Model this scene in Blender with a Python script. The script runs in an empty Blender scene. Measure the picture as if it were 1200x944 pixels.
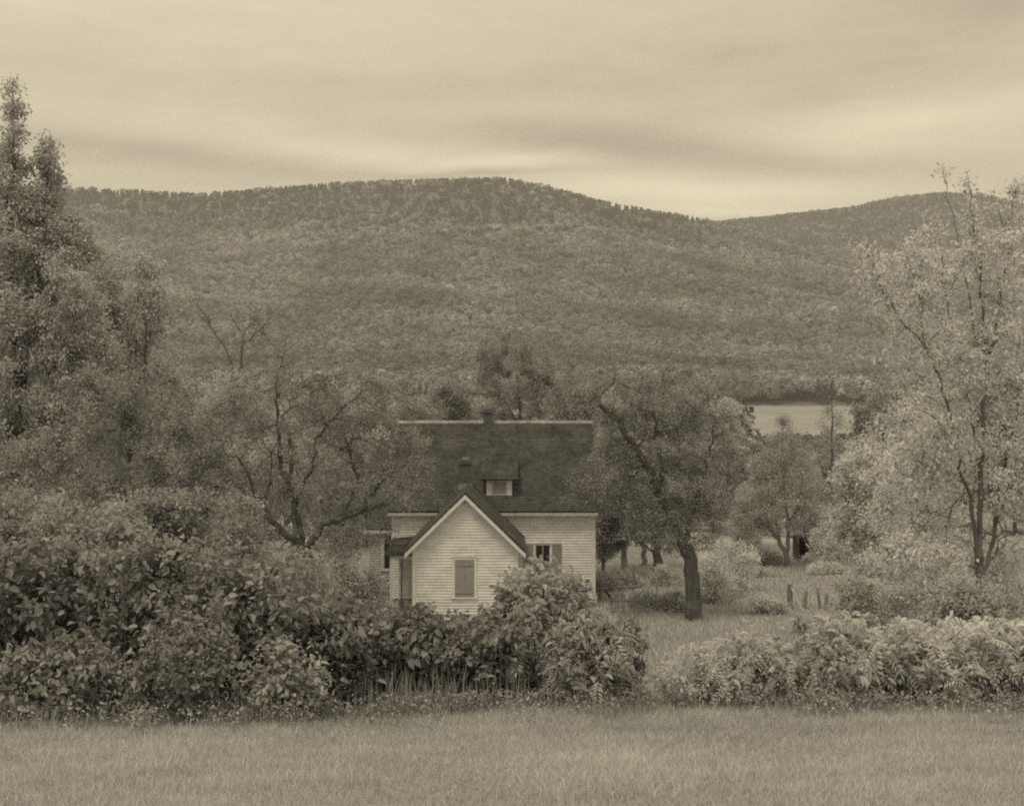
import bpy, math, numpy as np
from math import radians as R

scn = bpy.context.scene
COL = scn.collection
F = 1448.0            # focal length in photo pixels (photo 1200 wide)
CAMZ = 10.0
HZ = 445.0            # horizon row
rng = np.random.default_rng(7)

# ------------------------------------------------------------------ terrain
GY = np.array([-60, -40, 0, 18, 30, 42, 48, 66, 80, 110, 200, 400, 460, 500, 880, 905, 960.])
GZ = np.array([18.5, 15.0, 8.4, 5.1, 3.15, 1.2, .15, -.4, -1.7, -3.5, -6., -8., -8.9, -11, -11, -8.4, -3.])

def wav(x, y, s, seed=0):
    r = np.random.default_rng(seed)
    v = 0
    for k in range(5):
        a = r.uniform(0, 6.28); f = s * (1.7 ** k) * r.uniform(.8, 1.2)
        v = v + np.sin((x * math.cos(a) + y * math.sin(a)) * f + r.uniform(0, 6.28)) / (1.5 ** k)
    return v / 2.2

def ground(x, y):
    x = np.asarray(x, float); y = np.asarray(y, float)
    z = np.interp(y, GY, GZ)
    # soften the profile
    z = (z + np.interp(y - 3, GY, GZ) + np.interp(y + 3, GY, GZ)) / 3
    rough = np.clip((y - 5) / 20, 0, 1) * .12 + np.clip((y - 70) / 60, 0, 1) * .5
    flat = np.clip((np.hypot(x + 1, y - 57) - 8) / 6, 0, 1)
    return z + wav(x, y, .16, 3) * rough * flat * np.where(y > 380, .4, 1)

S_T = np.array([-1, 0, .08, .25, .5, .75, .9, .97, 1.03, 1.12, 1.4, 2.5])
S_V = np.array([0, 0, .03, .12, .36, .68, .89, .98, .98, .88, .4, 0])
def smooth_s(t):
    return sum(np.interp(t + k * .02, S_T, S_V) for k in (-2, -1, 0, 1, 2)) / 5

def ridge(px, py, d, tree):
    px = np.array(px, float); py = np.array(py, float)
    return (px - 600) / F * d, CAMZ + (HZ - py) / F * d - tree
A_X, A_Z = ridge([-700, -300, 0, 70, 180, 240, 300, 400, 500, 590, 640, 700, 800, 850, 950, 1100, 1300, 1700, 2200],
                 [300, 235, 217, 213, 217, 221, 216, 209, 206, 205, 214, 229, 249, 261, 300, 345, 380, 400, 400], 2400, 12)
B_X, B_Z = ridge([-700, 500, 700, 800, 850, 900, 930, 980, 1040, 1090, 1130, 1170, 1210, 1300, 1600, 2200],
                 [430, 400, 310, 262, 255, 250, 246, 241, 228, 222, 224, 236, 248, 262, 280, 320], 3300, 12)
def hill(x, y):
    x = np.asarray(x, float); y = np.asarray(y, float)
    ha = np.interp(x, A_X, A_Z) + 9; hb = np.interp(x, B_X, B_Z) + 9
    ta = (y - 900) / 1500.; tb = (y - 1000) / 2300.
    za = ha * smooth_s(ta) + wav(x, y, .006, 11) * 20 * np.clip(ta * 3, 0, 1) * np.clip(2 - ta, 0, 1) * np.clip((1.0 - ta) * 6, .12, 1)
    zb = hb * smooth_s(tb) + wav(x, y, .005, 12) * 22 * np.clip(tb * 3, 0, 1) * np.clip((1.0 - tb) * 6, .12, 1)
    m = np.maximum(za, zb)
    return np.where(y < 905, -9.5 + (y - 880) * .04, m - 8.5)

def gz(x, y):
    return float(ground(x, y))
def P(px, py, d):
    return np.array([(px - 600) / F * d, d, CAMZ + (HZ - py) / F * d])

# ------------------------------------------------------------------ materials
def newmat(name):
    m = bpy.data.materials.new(name); m.use_nodes = True
    nt = m.node_tree; nt.nodes.clear()
    out = nt.nodes.new('ShaderNodeOutputMaterial')
    return m, nt, out
def nn(nt, t, **k):
    n = nt.nodes.new(t)
    for a, b in k.items(): setattr(n, a, b)
    return n
def gray(v, tint=(1, 1, 1)):
    return (v * tint[0], v * tint[1], v * tint[2], 1)

def surf_mat(name, v0, v1, scale=3, rough=.85, detail=8, tint=(1, 1, 1), bump=0, bscale=20, stretch=(1, 1, 1), spec=.2, attr=False, lo=.35, hi=.65):
    """noise-mottled surface between two base values"""
    m, nt, out = newmat(name)
    tc = nn(nt, 'ShaderNodeTexCoord'); mp = nn(nt, 'ShaderNodeMapping')
    mp.inputs['Scale'].default_value = stretch
    nt.links.new(tc.outputs['Object'], mp.inputs[0])
    no = nn(nt, 'ShaderNodeTexNoise'); no.inputs['Scale'].default_value = scale; no.inputs['Detail'].default_value = detail
    no.inputs['Roughness'].default_value = .65
    nt.links.new(mp.outputs[0], no.inputs['Vector'])
    cr = nn(nt, 'ShaderNodeValToRGB'); cr.color_ramp.elements[0].position = lo; cr.color_ramp.elements[1].position = hi
    cr.color_ramp.elements[0].color = gray(v0, tint); cr.color_ramp.elements[1].color = gray(v1, tint)
    nt.links.new(no.outputs['Fac'], cr.inputs[0])
    b = nn(nt, 'ShaderNodeBsdfPrincipled'); b.inputs['Roughness'].default_value = rough
    b.inputs['Specular IOR Level'].default_value = spec
    col = cr.outputs[0]
    if attr:
        at = nn(nt, 'ShaderNodeAttribute', attribute_name='tone')
        mx = nn(nt, 'ShaderNodeVectorMath', operation='SCALE')
        nt.links.new(col, mx.inputs[0]); nt.links.new(at.outputs['Fac'], mx.inputs['Scale']); col = mx.outputs[0]
    nt.links.new(col, b.inputs['Base Color'])
    if bump:
        n2 = nn(nt, 'ShaderNodeTexNoise'); n2.inputs['Scale'].default_value = bscale; n2.inputs['Detail'].default_value = 6
        nt.links.new(mp.outputs[0], n2.inputs['Vector'])
        bp = nn(nt, 'ShaderNodeBump'); bp.inputs['Strength'].default_value = 1; bp.inputs['Distance'].default_value = bump
        nt.links.new(n2.outputs['Fac'], bp.inputs['Height']); nt.links.new(bp.outputs[0], b.inputs['Normal'])
    nt.links.new(b.outputs[0], out.inputs[0])
    return m

def leaf_mat(name, v, trans=.3, rough=.6, tint=(1, 1, 1), spec=.25):
    """leaf: diffuse + translucent, value scaled by the per-leaf 'tone' attribute"""
    m, nt, out = newmat(name)
    at = nn(nt, 'ShaderNodeAttribute', attribute_name='tone')
    mx = nn(nt, 'ShaderNodeVectorMath', operation='SCALE'); mx.inputs[0].default_value = (v * tint[0], v * tint[1], v * tint[2])
    nt.links.new(at.outputs['Fac'], mx.inputs['Scale'])
    b = nn(nt, 'ShaderNodeBsdfPrincipled'); b.inputs['Roughness'].default_value = rough; b.inputs['Specular IOR Level'].default_value = spec
    t = nn(nt, 'ShaderNodeBsdfTranslucent')
    nt.links.new(mx.outputs[0], b.inputs['Base Color']); nt.links.new(mx.outputs[0], t.inputs['Color'])
    ms = nn(nt, 'ShaderNodeMixShader'); ms.inputs[0].default_value = trans
    nt.links.new(b.outputs[0], ms.inputs[1]); nt.links.new(t.outputs[0], ms.inputs[2]); nt.links.new(ms.outputs[0], out.inputs[0])
    return m

M = {}
M['bark'] = surf_mat('bark', .08, .15, scale=6, stretch=(1, 1, .25), bump=.02, bscale=18)
M['bark_soft'] = surf_mat('grey maple bark', .12, .2, scale=6, stretch=(1, 1, .25), bump=.02, bscale=18)
M['bark_pale'] = surf_mat('pale bark', .16, .28, scale=5, stretch=(1, 1, .3), bump=.01, bscale=20)
M['stem'] = surf_mat('stem bark', .16, .34, scale=4)
M['leaf_dark'] = leaf_mat('dark leaf', .34, trans=.42)
M['leaf_mid'] = leaf_mat('middling leaf', .58, trans=.48)
M['leaf_apple'] = leaf_mat('apple leaf', .56, trans=.46)
M['leaf_pale'] = leaf_mat('pale leaf', .86, trans=.6)
M['leaf_pale2'] = leaf_mat('yellowing leaf', .78, trans=.6)
M['grass'] = leaf_mat('grass blade', .52, trans=.35, rough=.7, spec=.1)
M['forest'] = leaf_mat('forest leaf', .275, trans=.35, spec=.05)
M['weed'] = leaf_mat('weed leaf', .42, trans=.3)
M['stalk'] = leaf_mat('dry stalk', .38, trans=.1)
M['ground'] = surf_mat('meadow earth', .26, .42, scale=.35, detail=12, rough=.95, bump=.05, bscale=3)
M['hillside'] = surf_mat('forest floor', .11, .15, scale=.01, rough=1)
M['wpaint'] = surf_mat('white clapboard paint', .58, .80, scale=1.4, stretch=(1, 1, 2.5), rough=.6, bump=.002, bscale=30, lo=.3, hi=.6)
M['wpaint_wing'] = surf_mat('darker wing paint', .32, .44, scale=1.8, stretch=(1, 1, 2), rough=.7)  # wing clapboards, darker than the main walls
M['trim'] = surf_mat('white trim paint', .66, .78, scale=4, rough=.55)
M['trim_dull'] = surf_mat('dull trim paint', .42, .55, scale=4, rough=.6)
M['ridge'] = surf_mat('weathered ridge paint', .16, .34, scale=3, rough=.7)
M['shutter'] = surf_mat('faded shutter paint', .27, .33, scale=3, rough=.7)
M['brick'] = None
M['lead'] = surf_mat('grey flashing', .2, .3, scale=4, rough=.6)
M['glass'] = None
M['wood'] = surf_mat('grey weathered wood', .15, .32, scale=5, stretch=(1, 1, .3), rough=.9)
M['wood_pale'] = surf_mat('bleached wood', .4, .55, scale=5, rough=.9)
M['wood_dark'] = surf_mat('dark old boards', .04, .08, scale=5, stretch=(1, 1, .3), rough=.9)
M['door'] = surf_mat('door paint', .5, .6, scale=3, rough=.6)
M['iron'] = surf_mat('rusted iron', .05, .1, scale=9, rough=.7)
M['stone'] = surf_mat('foundation stone', .16, .3, scale=4, rough=.9, bump=.02, bscale=6)
M['curtain'] = surf_mat('window curtain', .5, .6, scale=6, rough=.9)

def mat_shingle(axis='X'):
    m, nt, out = newmat('wood shingle')
    at = nn(nt, 'ShaderNodeTexCoord')
    sp = nn(nt, 'ShaderNodeSeparateXYZ'); nt.links.new(at.outputs['Object'], sp.inputs[0])
    cx = nn(nt, 'ShaderNodeCombineXYZ')
    nt.links.new(sp.outputs[axis], cx.inputs['X']); nt.links.new(sp.outputs['Z'], cx.inputs['Y'])
    br = nn(nt, 'ShaderNodeTexBrick')
    nt.links.new(cx.outputs[0], br.inputs['Vector'])
    br.inputs['Color1'].default_value = gray(.06); br.inputs['Color2'].default_value = gray(.10); br.inputs['Mortar'].default_value = gray(.03)
    br.inputs['Scale'].default_value = 1; br.inputs['Mortar Size'].default_value = .006
    br.inputs['Brick Width'].default_value = .16; br.inputs['Row Height'].default_value = .105
    no = nn(nt, 'ShaderNodeTexNoise'); no.inputs['Scale'].default_value = 1.2; no.inputs['Detail'].default_value = 8
    nt.links.new(at.outputs['Object'], no.inputs['Vector'])
    mr = nn(nt, 'ShaderNodeMapRange'); mr.inputs['From Min'].default_value = .3; mr.inputs['From Max'].default_value = .7
    mr.inputs['To Min'].default_value = .72; mr.inputs['To Max'].default_value = 1.32
    nt.links.new(no.outputs['Fac'], mr.inputs['Value'])
    sc = nn(nt, 'ShaderNodeVectorMath', operation='SCALE'); nt.links.new(br.outputs['Color'], sc.inputs[0]); nt.links.new(mr.outputs[0], sc.inputs['Scale'])
    b = nn(nt, 'ShaderNodeBsdfPrincipled'); b.inputs['Roughness'].default_value = .9; b.inputs['Specular IOR Level'].default_value = .15
    nt.links.new(sc.outputs[0], b.inputs['Base Color']); nt.links.new(b.outputs[0], out.inputs[0])
    return m
M['shingle'] = mat_shingle(); M['shingle_side'] = mat_shingle('Y')
def mat_brick():
    m, nt, out = newmat('chimney brick')
    at = nn(nt, 'ShaderNodeTexCoord')
    sp = nn(nt, 'ShaderNodeSeparateXYZ'); nt.links.new(at.outputs['Object'], sp.inputs[0])
    ad = nn(nt, 'ShaderNodeMath', operation='ADD'); nt.links.new(sp.outputs['X'], ad.inputs[0]); nt.links.new(sp.outputs['Y'], ad.inputs[1])
    cx = nn(nt, 'ShaderNodeCombineXYZ'); nt.links.new(ad.outputs[0], cx.inputs['X']); nt.links.new(sp.outputs['Z'], cx.inputs['Y'])
    br = nn(nt, 'ShaderNodeTexBrick'); nt.links.new(cx.outputs[0], br.inputs['Vector'])
    br.inputs['Color1'].default_value = gray(.05); br.inputs['Color2'].default_value = gray(.1); br.inputs['Mortar'].default_value = gray(.16)
    br.inputs['Scale'].default_value = 1; br.inputs['Mortar Size'].default_value = .008
    br.inputs['Brick Width'].default_value = .2; br.inputs['Row Height'].default_value = .07
    b = nn(nt, 'ShaderNodeBsdfPrincipled'); b.inputs['Roughness'].default_value = .9
    nt.links.new(br.outputs['Color'], b.inputs['Base Color']); nt.links.new(b.outputs[0], out.inputs[0])
    return m
M['brick'] = mat_brick()
def mat_glass():
    m, nt, out = newmat('window glass')
    b = nn(nt, 'ShaderNodeBsdfPrincipled'); b.inputs['Base Color'].default_value = gray(.015); b.inputs['Roughness'].default_value = .08
    b.inputs['Specular IOR Level'].default_value = .5
    nt.links.new(b.outputs[0], out.inputs[0]); return m
M['glass'] = mat_glass()
def mat_water():
    m, nt, out = newmat('lake water')
    b = nn(nt, 'ShaderNodeBsdfPrincipled'); b.inputs['Base Color'].default_value = gray(.26); b.inputs['Roughness'].default_value = .5
    b.inputs['Specular IOR Level'].default_value = .6
    tc = nn(nt, 'ShaderNodeTexCoord'); mp = nn(nt, 'ShaderNodeMapping'); mp.inputs['Scale'].default_value = (.25, .8, 1)
    nt.links.new(tc.outputs['Object'], mp.inputs[0])
    no = nn(nt, 'ShaderNodeTexNoise'); no.inputs['Scale'].default_value = .6; no.inputs['Detail'].default_value = 5
    nt.links.new(mp.outputs[0], no.inputs['Vector'])
    cr = nn(nt, 'ShaderNodeValToRGB'); cr.color_ramp.elements[0].position = .35; cr.color_ramp.elements[1].position = .65; cr.color_ramp.elements[0].color = gray(.22); cr.color_ramp.elements[1].color = gray(.31)  # ripple sheen painted into the water colour as pale and dark streaks
    m2 = nn(nt, 'ShaderNodeMapping'); m2.inputs['Scale'].default_value = (.006, .05, 1); nt.links.new(tc.outputs['Object'], m2.inputs[0]); n3 = nn(nt, 'ShaderNodeTexNoise'); n3.inputs['Scale'].default_value = 1; n3.inputs['Detail'].default_value = 6
    nt.links.new(m2.outputs[0], n3.inputs['Vector']); nt.links.new(n3.outputs['Fac'], cr.inputs[0]); nt.links.new(cr.outputs[0], b.inputs['Base Color'])
    bp = nn(nt, 'ShaderNodeBump'); bp.inputs['Distance'].default_value = .5; nt.links.new(no.outputs['Fac'], bp.inputs['Height'])
    nt.links.new(bp.outputs[0], b.inputs['Normal']); nt.links.new(b.outputs[0], out.inputs[0]); return m
M['water'] = mat_water()

# ------------------------------------------------------------------ mesh helpers
def mesh_obj(name, verts, faces, mat, parent=None, tone=None, smooth=False, fsize=None):
    """faces: (n,k) array, or flat index array with fsize (corner counts)"""
    me = bpy.data.meshes.new(name)
    verts = np.asarray(verts, np.float32)
    if fsize is None:
        faces = np.asarray(faces, np.int32); fs = np.full(len(faces), faces.shape[1], np.int32); flat = faces.ravel()
    else:
        fs = np.asarray(fsize, np.int32); flat = np.asarray(faces, np.int32)
    me.vertices.add(len(verts)); me.vertices.foreach_set('co', verts.ravel())
    me.loops.add(len(flat)); me.loops.foreach_set('vertex_index', flat)
    st = np.zeros(len(fs), np.int32); st[1:] = np.cumsum(fs)[:-1]
    me.polygons.add(len(fs)); me.polygons.foreach_set('loop_start', st); me.polygons.foreach_set('loop_total', fs)
    if smooth: me.polygons.foreach_set('use_smooth', np.ones(len(fs), bool))
    me.update(calc_edges=True)
    if tone is not None:
        a = me.attributes.new('tone', 'FLOAT', 'POINT'); a.data.foreach_set('value', np.asarray(tone, np.float32))
    me.materials.append(mat)
    o = bpy.data.objects.new(name, me); COL.objects.link(o)
    if parent is not None: o.parent = parent
    return o

def tag(o, label=None, cat=None, group=None, kind=None):
    if label: o['label'] = label
    if cat: o['category'] = cat
    if group: o['group'] = group
    if kind: o['kind'] = kind
    return o
def empty(name, loc, label, cat, group=None):
    o = bpy.data.objects.new(name, None); COL.objects.link(o); o.location = tuple(loc); o.empty_display_size = .3
    return tag(o, label, cat, group)

class MB:
    """collects polygons for ONE mesh"""
    def __init__(s): s.v = []; s.f = []; s.n = []
    def poly(s, pts):
        b = len(s.v); s.v += [tuple(p) for p in pts]; s.f += list(range(b, b + len(pts))); s.n.append(len(pts)); return s
    def box(s, x0, x1, y0, y1, z0, z1):
        c = [(x, y, z) for z in (z0, z1) for y in (y0, y1) for x in (x0, x1)]
        for q in ((0, 2, 3, 1), (4, 5, 7, 6), (0, 1, 5, 4), (2, 6, 7, 3), (0, 4, 6, 2), (1, 3, 7, 5)): s.poly([c[i] for i in q])
        return s
    def prism(s, pts, vec):
        """closed prism: polygon pts extruded along vec"""
        a = [np.array(p, float) for p in pts]; b = [p + np.array(vec, float) for p in a]
        s.poly(a[::-1]); s.poly(b)
        for i in range(len(a)):
            j = (i + 1) % len(a); s.poly([a[i], a[j], b[j], b[i]])
        return s
    def bar(s, p, q, r0, r1=None, n=6, cap=True):
        p = np.array(p, float); q = np.array(q, float); r1 = r0 if r1 is None else r1
        d = (q - p) / np.linalg.norm(q - p); ref = np.array([0, 0, 1.]) if abs(d[2]) < .9 else np.array([1., 0, 0])
        u = np.cross(d, ref); u /= np.linalg.norm(u); w = np.cross(d, u)
        A = [p + r0 * (u * math.cos(t) + w * math.sin(t)) for t in np.arange(n) * 2 * math.pi / n]
        B = [q + r1 * (u * math.cos(t) + w * math.sin(t)) for t in np.arange(n) * 2 * math.pi / n]
        for i in range(n): j = (i + 1) % n; s.poly([A[j], A[i], B[i], B[j]])
        if cap: s.poly(A); s.poly(B[::-1])
        return s
    def build(s, name, mat, parent=None, origin=None):
        v = np.array(s.v, float)
        if parent is not None and origin is None: v = v - np.array(world_loc(parent))
        elif origin is not None: v = v - np.array(origin)
        o = mesh_obj(name, v, s.f, mat, parent, fsize=s.n)
        if origin is not None and parent is None: o.location = tuple(origin)
        return o
def world_loc(o):
    l = np.zeros(3)
    while o is not None: l = l + np.array(o.location); o = o.parent
    return l

# ------------------------------------------------------------------ trees
def unit(v):
    return v / np.maximum(np.linalg.norm(v, axis=-1, keepdims=True), 1e-9)

def skeleton(limbs, attractors, rg, step=.3, up=.15, wig=.12, rtip=.006, pexp=2.3):
    """limbs: list of (points (k,3), r_start, r_end); grows a branch to every attractor. Returns pos,parent,radius"""
    pos = []; par = []; spec = []
    for li, (pts, r0, r1) in enumerate(limbs):
        pts = np.array(pts, float)
        seg = np.linalg.norm(np.diff(pts, axis=0), axis=1); L = np.concatenate([[0], np.cumsum(seg)])
        n = max(2, int(L[-1] / step) + 1); t = np.linspace(0, L[-1], n)
        q = np.stack([np.interp(t, L, pts[:, k]) for k in range(3)], 1)
        q[1:-1] += rg.normal(0, step * wig, (n - 2, 3)) if n > 2 else 0
        if pos:
            pa = np.array(pos); p = int(np.argmin(np.linalg.norm(pa - q[0], axis=1)))
        else: p = -1
        for i in range(n):
            if p >= 0 and i == 0 and np.linalg.norm(pos[p] - q[0]) < step * .8: continue
            pos.append(q[i]); par.append(p); spec.append(r0 + (r1 - r0) * i / (n - 1)); p = len(pos) - 1
    cap = len(pos) + len(attractors) * 40 + 10
    PA = np.zeros((cap, 3)); n = len(pos); PA[:n] = pos
    par = list(par); ok = np.ones(cap, bool)
    base = PA[0]
    if len(attractors):
        att = np.array(attractors, float)
        d0 = np.min(np.linalg.norm(att[:, None] - PA[None, :n], axis=2), axis=1)
        D = np.zeros((cap, 3))
        for i in range(n): D[i] = PA[i] - (PA[par[i]] if par[i] >= 0 else PA[i] - [0, 0, 1])
        D[:n] = unit(D[:n])
        for ai in np.argsort(d0):
            a = att[ai]
            dv = a - PA[:n]; dist = np.linalg.norm(dv, axis=1)
            cosv = (dv * D[:n]).sum(1) / np.maximum(dist, 1e-6)
            cost = dist * (1.35 - .45 * cosv) + (dist < step * .4) * 9
            p = int(np.argmin(cost)); L = dist[p]
            k = max(1, int(round(L / step)))
            s = PA[p]; m = s + D[p] * L * .3 + (a - s) * .25 + np.array([0, 0, up * L])
            prev = p
            for j in range(1, k + 1):
                t = j / k
                q = (1 - t) ** 2 * s + 2 * t * (1 - t) * m + t * t * a
                if j < k: q = q + rg.normal(0, step * wig, 3)
                PA[n] = q; par.append(prev); D[n] = unit(q - PA[prev]); prev = n; n += 1
    pos = PA[:n]; par = np.array(par, int)
    w = np.zeros(n); kids = np.zeros(n, int)
    for i in range(n):
        if par[i] >= 0: kids[par[i]] += 1
    w[kids == 0] = rtip ** pexp
    for i in range(n - 1, 0, -1):
        if w[i] == 0: w[i] = rtip ** pexp
        if par[i] >= 0: w[par[i]] += w[i]
    r = w ** (1 / pexp)
    ns = len(spec); sp = np.array(spec)
    r[:ns] = np.maximum(sp, np.minimum(r[:ns], sp * 1.4))
    for i in range(ns, n):
        r[i] = min(r[i], r[par[i]] * .8) if par[i] < ns else min(r[i], r[par[i]])
    return pos, par, r

def tubes(pos, par, r, rg, rmin=.0):
    idx = np.array([i for i in range(len(pos)) if par[i] >= 0 and r[i] >= rmin])
    if len(idx) == 0: return np.zeros((0, 3)), np.zeros((0, 4), int)
    d = unit(pos[idx] - pos[par[idx]])
    nd = np.zeros_like(pos); nd[idx] = d
    root = [i for i in range(len(pos)) if par[i] < 0]
    first = {}
    for i in idx:
        p = par[i]
        if p not in first or r[i] > r[first[p]]: first[p] = i
    for q in root:
        if q in first: nd[q] = nd[first[q]]
    for p, c in first.items(): nd[p] = unit(nd[p] + nd[c]) if np.linalg.norm(nd[p]) > 0 else nd[c]
    ref = np.array([.31, .92, .07])
    V = []; Fc = []; base = 0
    for sel, ns in ((r[idx] >= .035, 9), (r[idx] < .035, 4)):
        ii = idx[sel]
        if len(ii) == 0: continue
        dd = d[sel]; p = par[ii]
        isf = np.array([first[q] == i for q, i in zip(p, ii)])
        d0 = np.where(isf[:, None], nd[p], dd); r0 = np.where(isf, r[p], np.minimum(r[p], r[ii] * 1.25))
        d1 = nd[ii]; r1 = r[ii]
        th = np.arange(ns) * 2 * math.pi / ns
        def ring(c, dr, rr):
            u = unit(np.cross(dr, ref)); w = np.cross(dr, u)
            lump = 1 + .1 * np.sin(th * 3 + c[:, 2:3] * 5) + .07 * np.sin(th * 2 + c[:, 0:1] * 9) if ns > 4 else 1
            R_ = (rr[:, None] * lump) if ns > 4 else rr[:, None] * np.ones(ns)
            return c[:, None] + R_[..., None] * (u[:, None] * np.cos(th)[None, :, None] + w[:, None] * np.sin(th)[None, :, None])
        a = ring(pos[p], d0, r0); b = ring(pos[ii], d1, r1)
        v = np.concatenate([a, b], 1).reshape(-1, 3); n = len(ii)
        k = np.arange(ns); k2 = (k + 1) % ns
        f = np.stack([k, k2, k2 + ns, k + ns], 1)[None] + (np.arange(n) * 2 * ns)[:, None, None] + base
        V.append(v); Fc.append(f.reshape(-1, 4)); base += len(v)
    return np.concatenate(V), np.concatenate(Fc)

def leaf_frames(n, rg, droop=.2, dirs=None, flat=.5):
    """direction along leaf d, width w, normal nrm"""
    d = rg.normal(0, 1, (n, 3))
    if dirs is not None: d = d * .6 + dirs
    d[:, 2] -= droop; d = unit(d)
    nrm = rg.normal(0, 1, (n, 3)) * flat + np.array([0, 0, 1.]) * (1 - flat * .5)
    nrm = unit(nrm - (nrm * d).sum(1, keepdims=True) * d)
    w = np.cross(nrm, d)
    return d, w, nrm

def kite_leaves(c, d, w, nrm, size, asp=.55, fold=.18, tone=None):
    """4-vertex folded leaf (two triangles)"""
    s = size[:, None]
    b = c; t = c + d * s; mid = c + d * s * .42
    l = mid + w * s * asp * .5 + nrm * s * fold; r_ = mid - w * s * asp * .5 + nrm * s * fold
    v = np.stack([b, l, t, r_], 1).reshape(-1, 3); n = len(c); k = np.arange(n) * 4
    f = np.concatenate([np.stack([k, k + 1, k + 2], 1), np.stack([k, k + 2, k + 3], 1)])
    return v, f, np.repeat(tone, 4)
def oval_leaves(c, d, w, nrm, size, asp=.65, fold=.12, tone=None, curl=.15):
    """6-vertex leaf, pointed, folded along the midrib, tip curling down; two quads"""
    s = size[:, None]
    b = c; t = c + d * s - nrm * s * curl
    l1 = c + d * s * .22 + w * s * asp * .42 + nrm * s * fold; l2 = c + d * s * .62 + w * s * asp * .4 + nrm * s * fold * .6
    r1 = c + d * s * .22 - w * s * asp * .42 + nrm * s * fold; r2 = c + d * s * .62 - w * s * asp * .4 + nrm * s * fold * .6
    v = np.stack([b, l1, l2, t, r2, r1], 1).reshape(-1, 3); n = len(c); k = np.arange(n) * 6
    f = np.concatenate([np.stack([k, k + 1, k + 2, k + 3], 1), np.stack([k, k + 3, k + 4, k + 5], 1)])
    return v, f, np.repeat(tone, 6)
def compound_leaves(c, d, w, nrm, size, tone, pairs=8, asp=.26, llen=.27, rg=None):
    """pinnate leaf: rachis arching down with pairs of leaflets; each leaflet a kite"""
    C, D_, W_, N_, S_, T_ = [], [], [], [], [], []
    s = size[:, None]
    for k in range(pairs * 2 + 1):
        if k == pairs * 2: t = 1.0; side = 0
        else: t = .2 + .8 * (k // 2) / pairs; side = 1 if k % 2 else -1
        p = c + d * s * t - np.array([0, 0, 1.]) * s * (.25 + .4 * np.abs(np.sin(c[:, :1] * 37))) * t * t
        dd = unit(d * (.35 if side else 1.) + w * side * 1. - np.array([0, 0, 1.]) * (.35 + .35 * t) + (rg.normal(0, .12, c.shape)))
        nr = unit(nrm - (nrm * dd).sum(1, keepdims=True) * dd)
        C.append(p); D_.append(dd); W_.append(np.cross(nr, dd)); N_.append(nr); S_.append(size * llen * (1 - .35 * abs(t - .55))); T_.append(tone * rg.uniform(.88, 1.12, len(tone)))
    c2, d2, w2, n2, s2, t2 = map(np.concatenate, (C, D_, W_, N_, S_, T_))
    return kite_leaves(c2, d2, w2, n2, s2, asp=asp, fold=.06, tone=t2)

def ell_points(ells, n, rg, shell=.5):
    """points in a union of ellipsoids (cx,cy,cz,rx,ry,rz); weight by volume, biased towards the shell"""
    vol = np.array([e[3] * e[4] * e[5] for e in ells]) ** .62; pick = rg.choice(len(ells), n, p=vol / vol.sum())
    u = unit(rg.normal(0, 1, (n, 3))); rr = rg.uniform(0, 1, n) ** (1 / 3.) * (1 - shell) + shell * rg.uniform(.7, 1, n)
    E = np.array(ells)[pick]
    return E[:, :3] + u * rr[:, None] * E[:, 3:]

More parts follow.
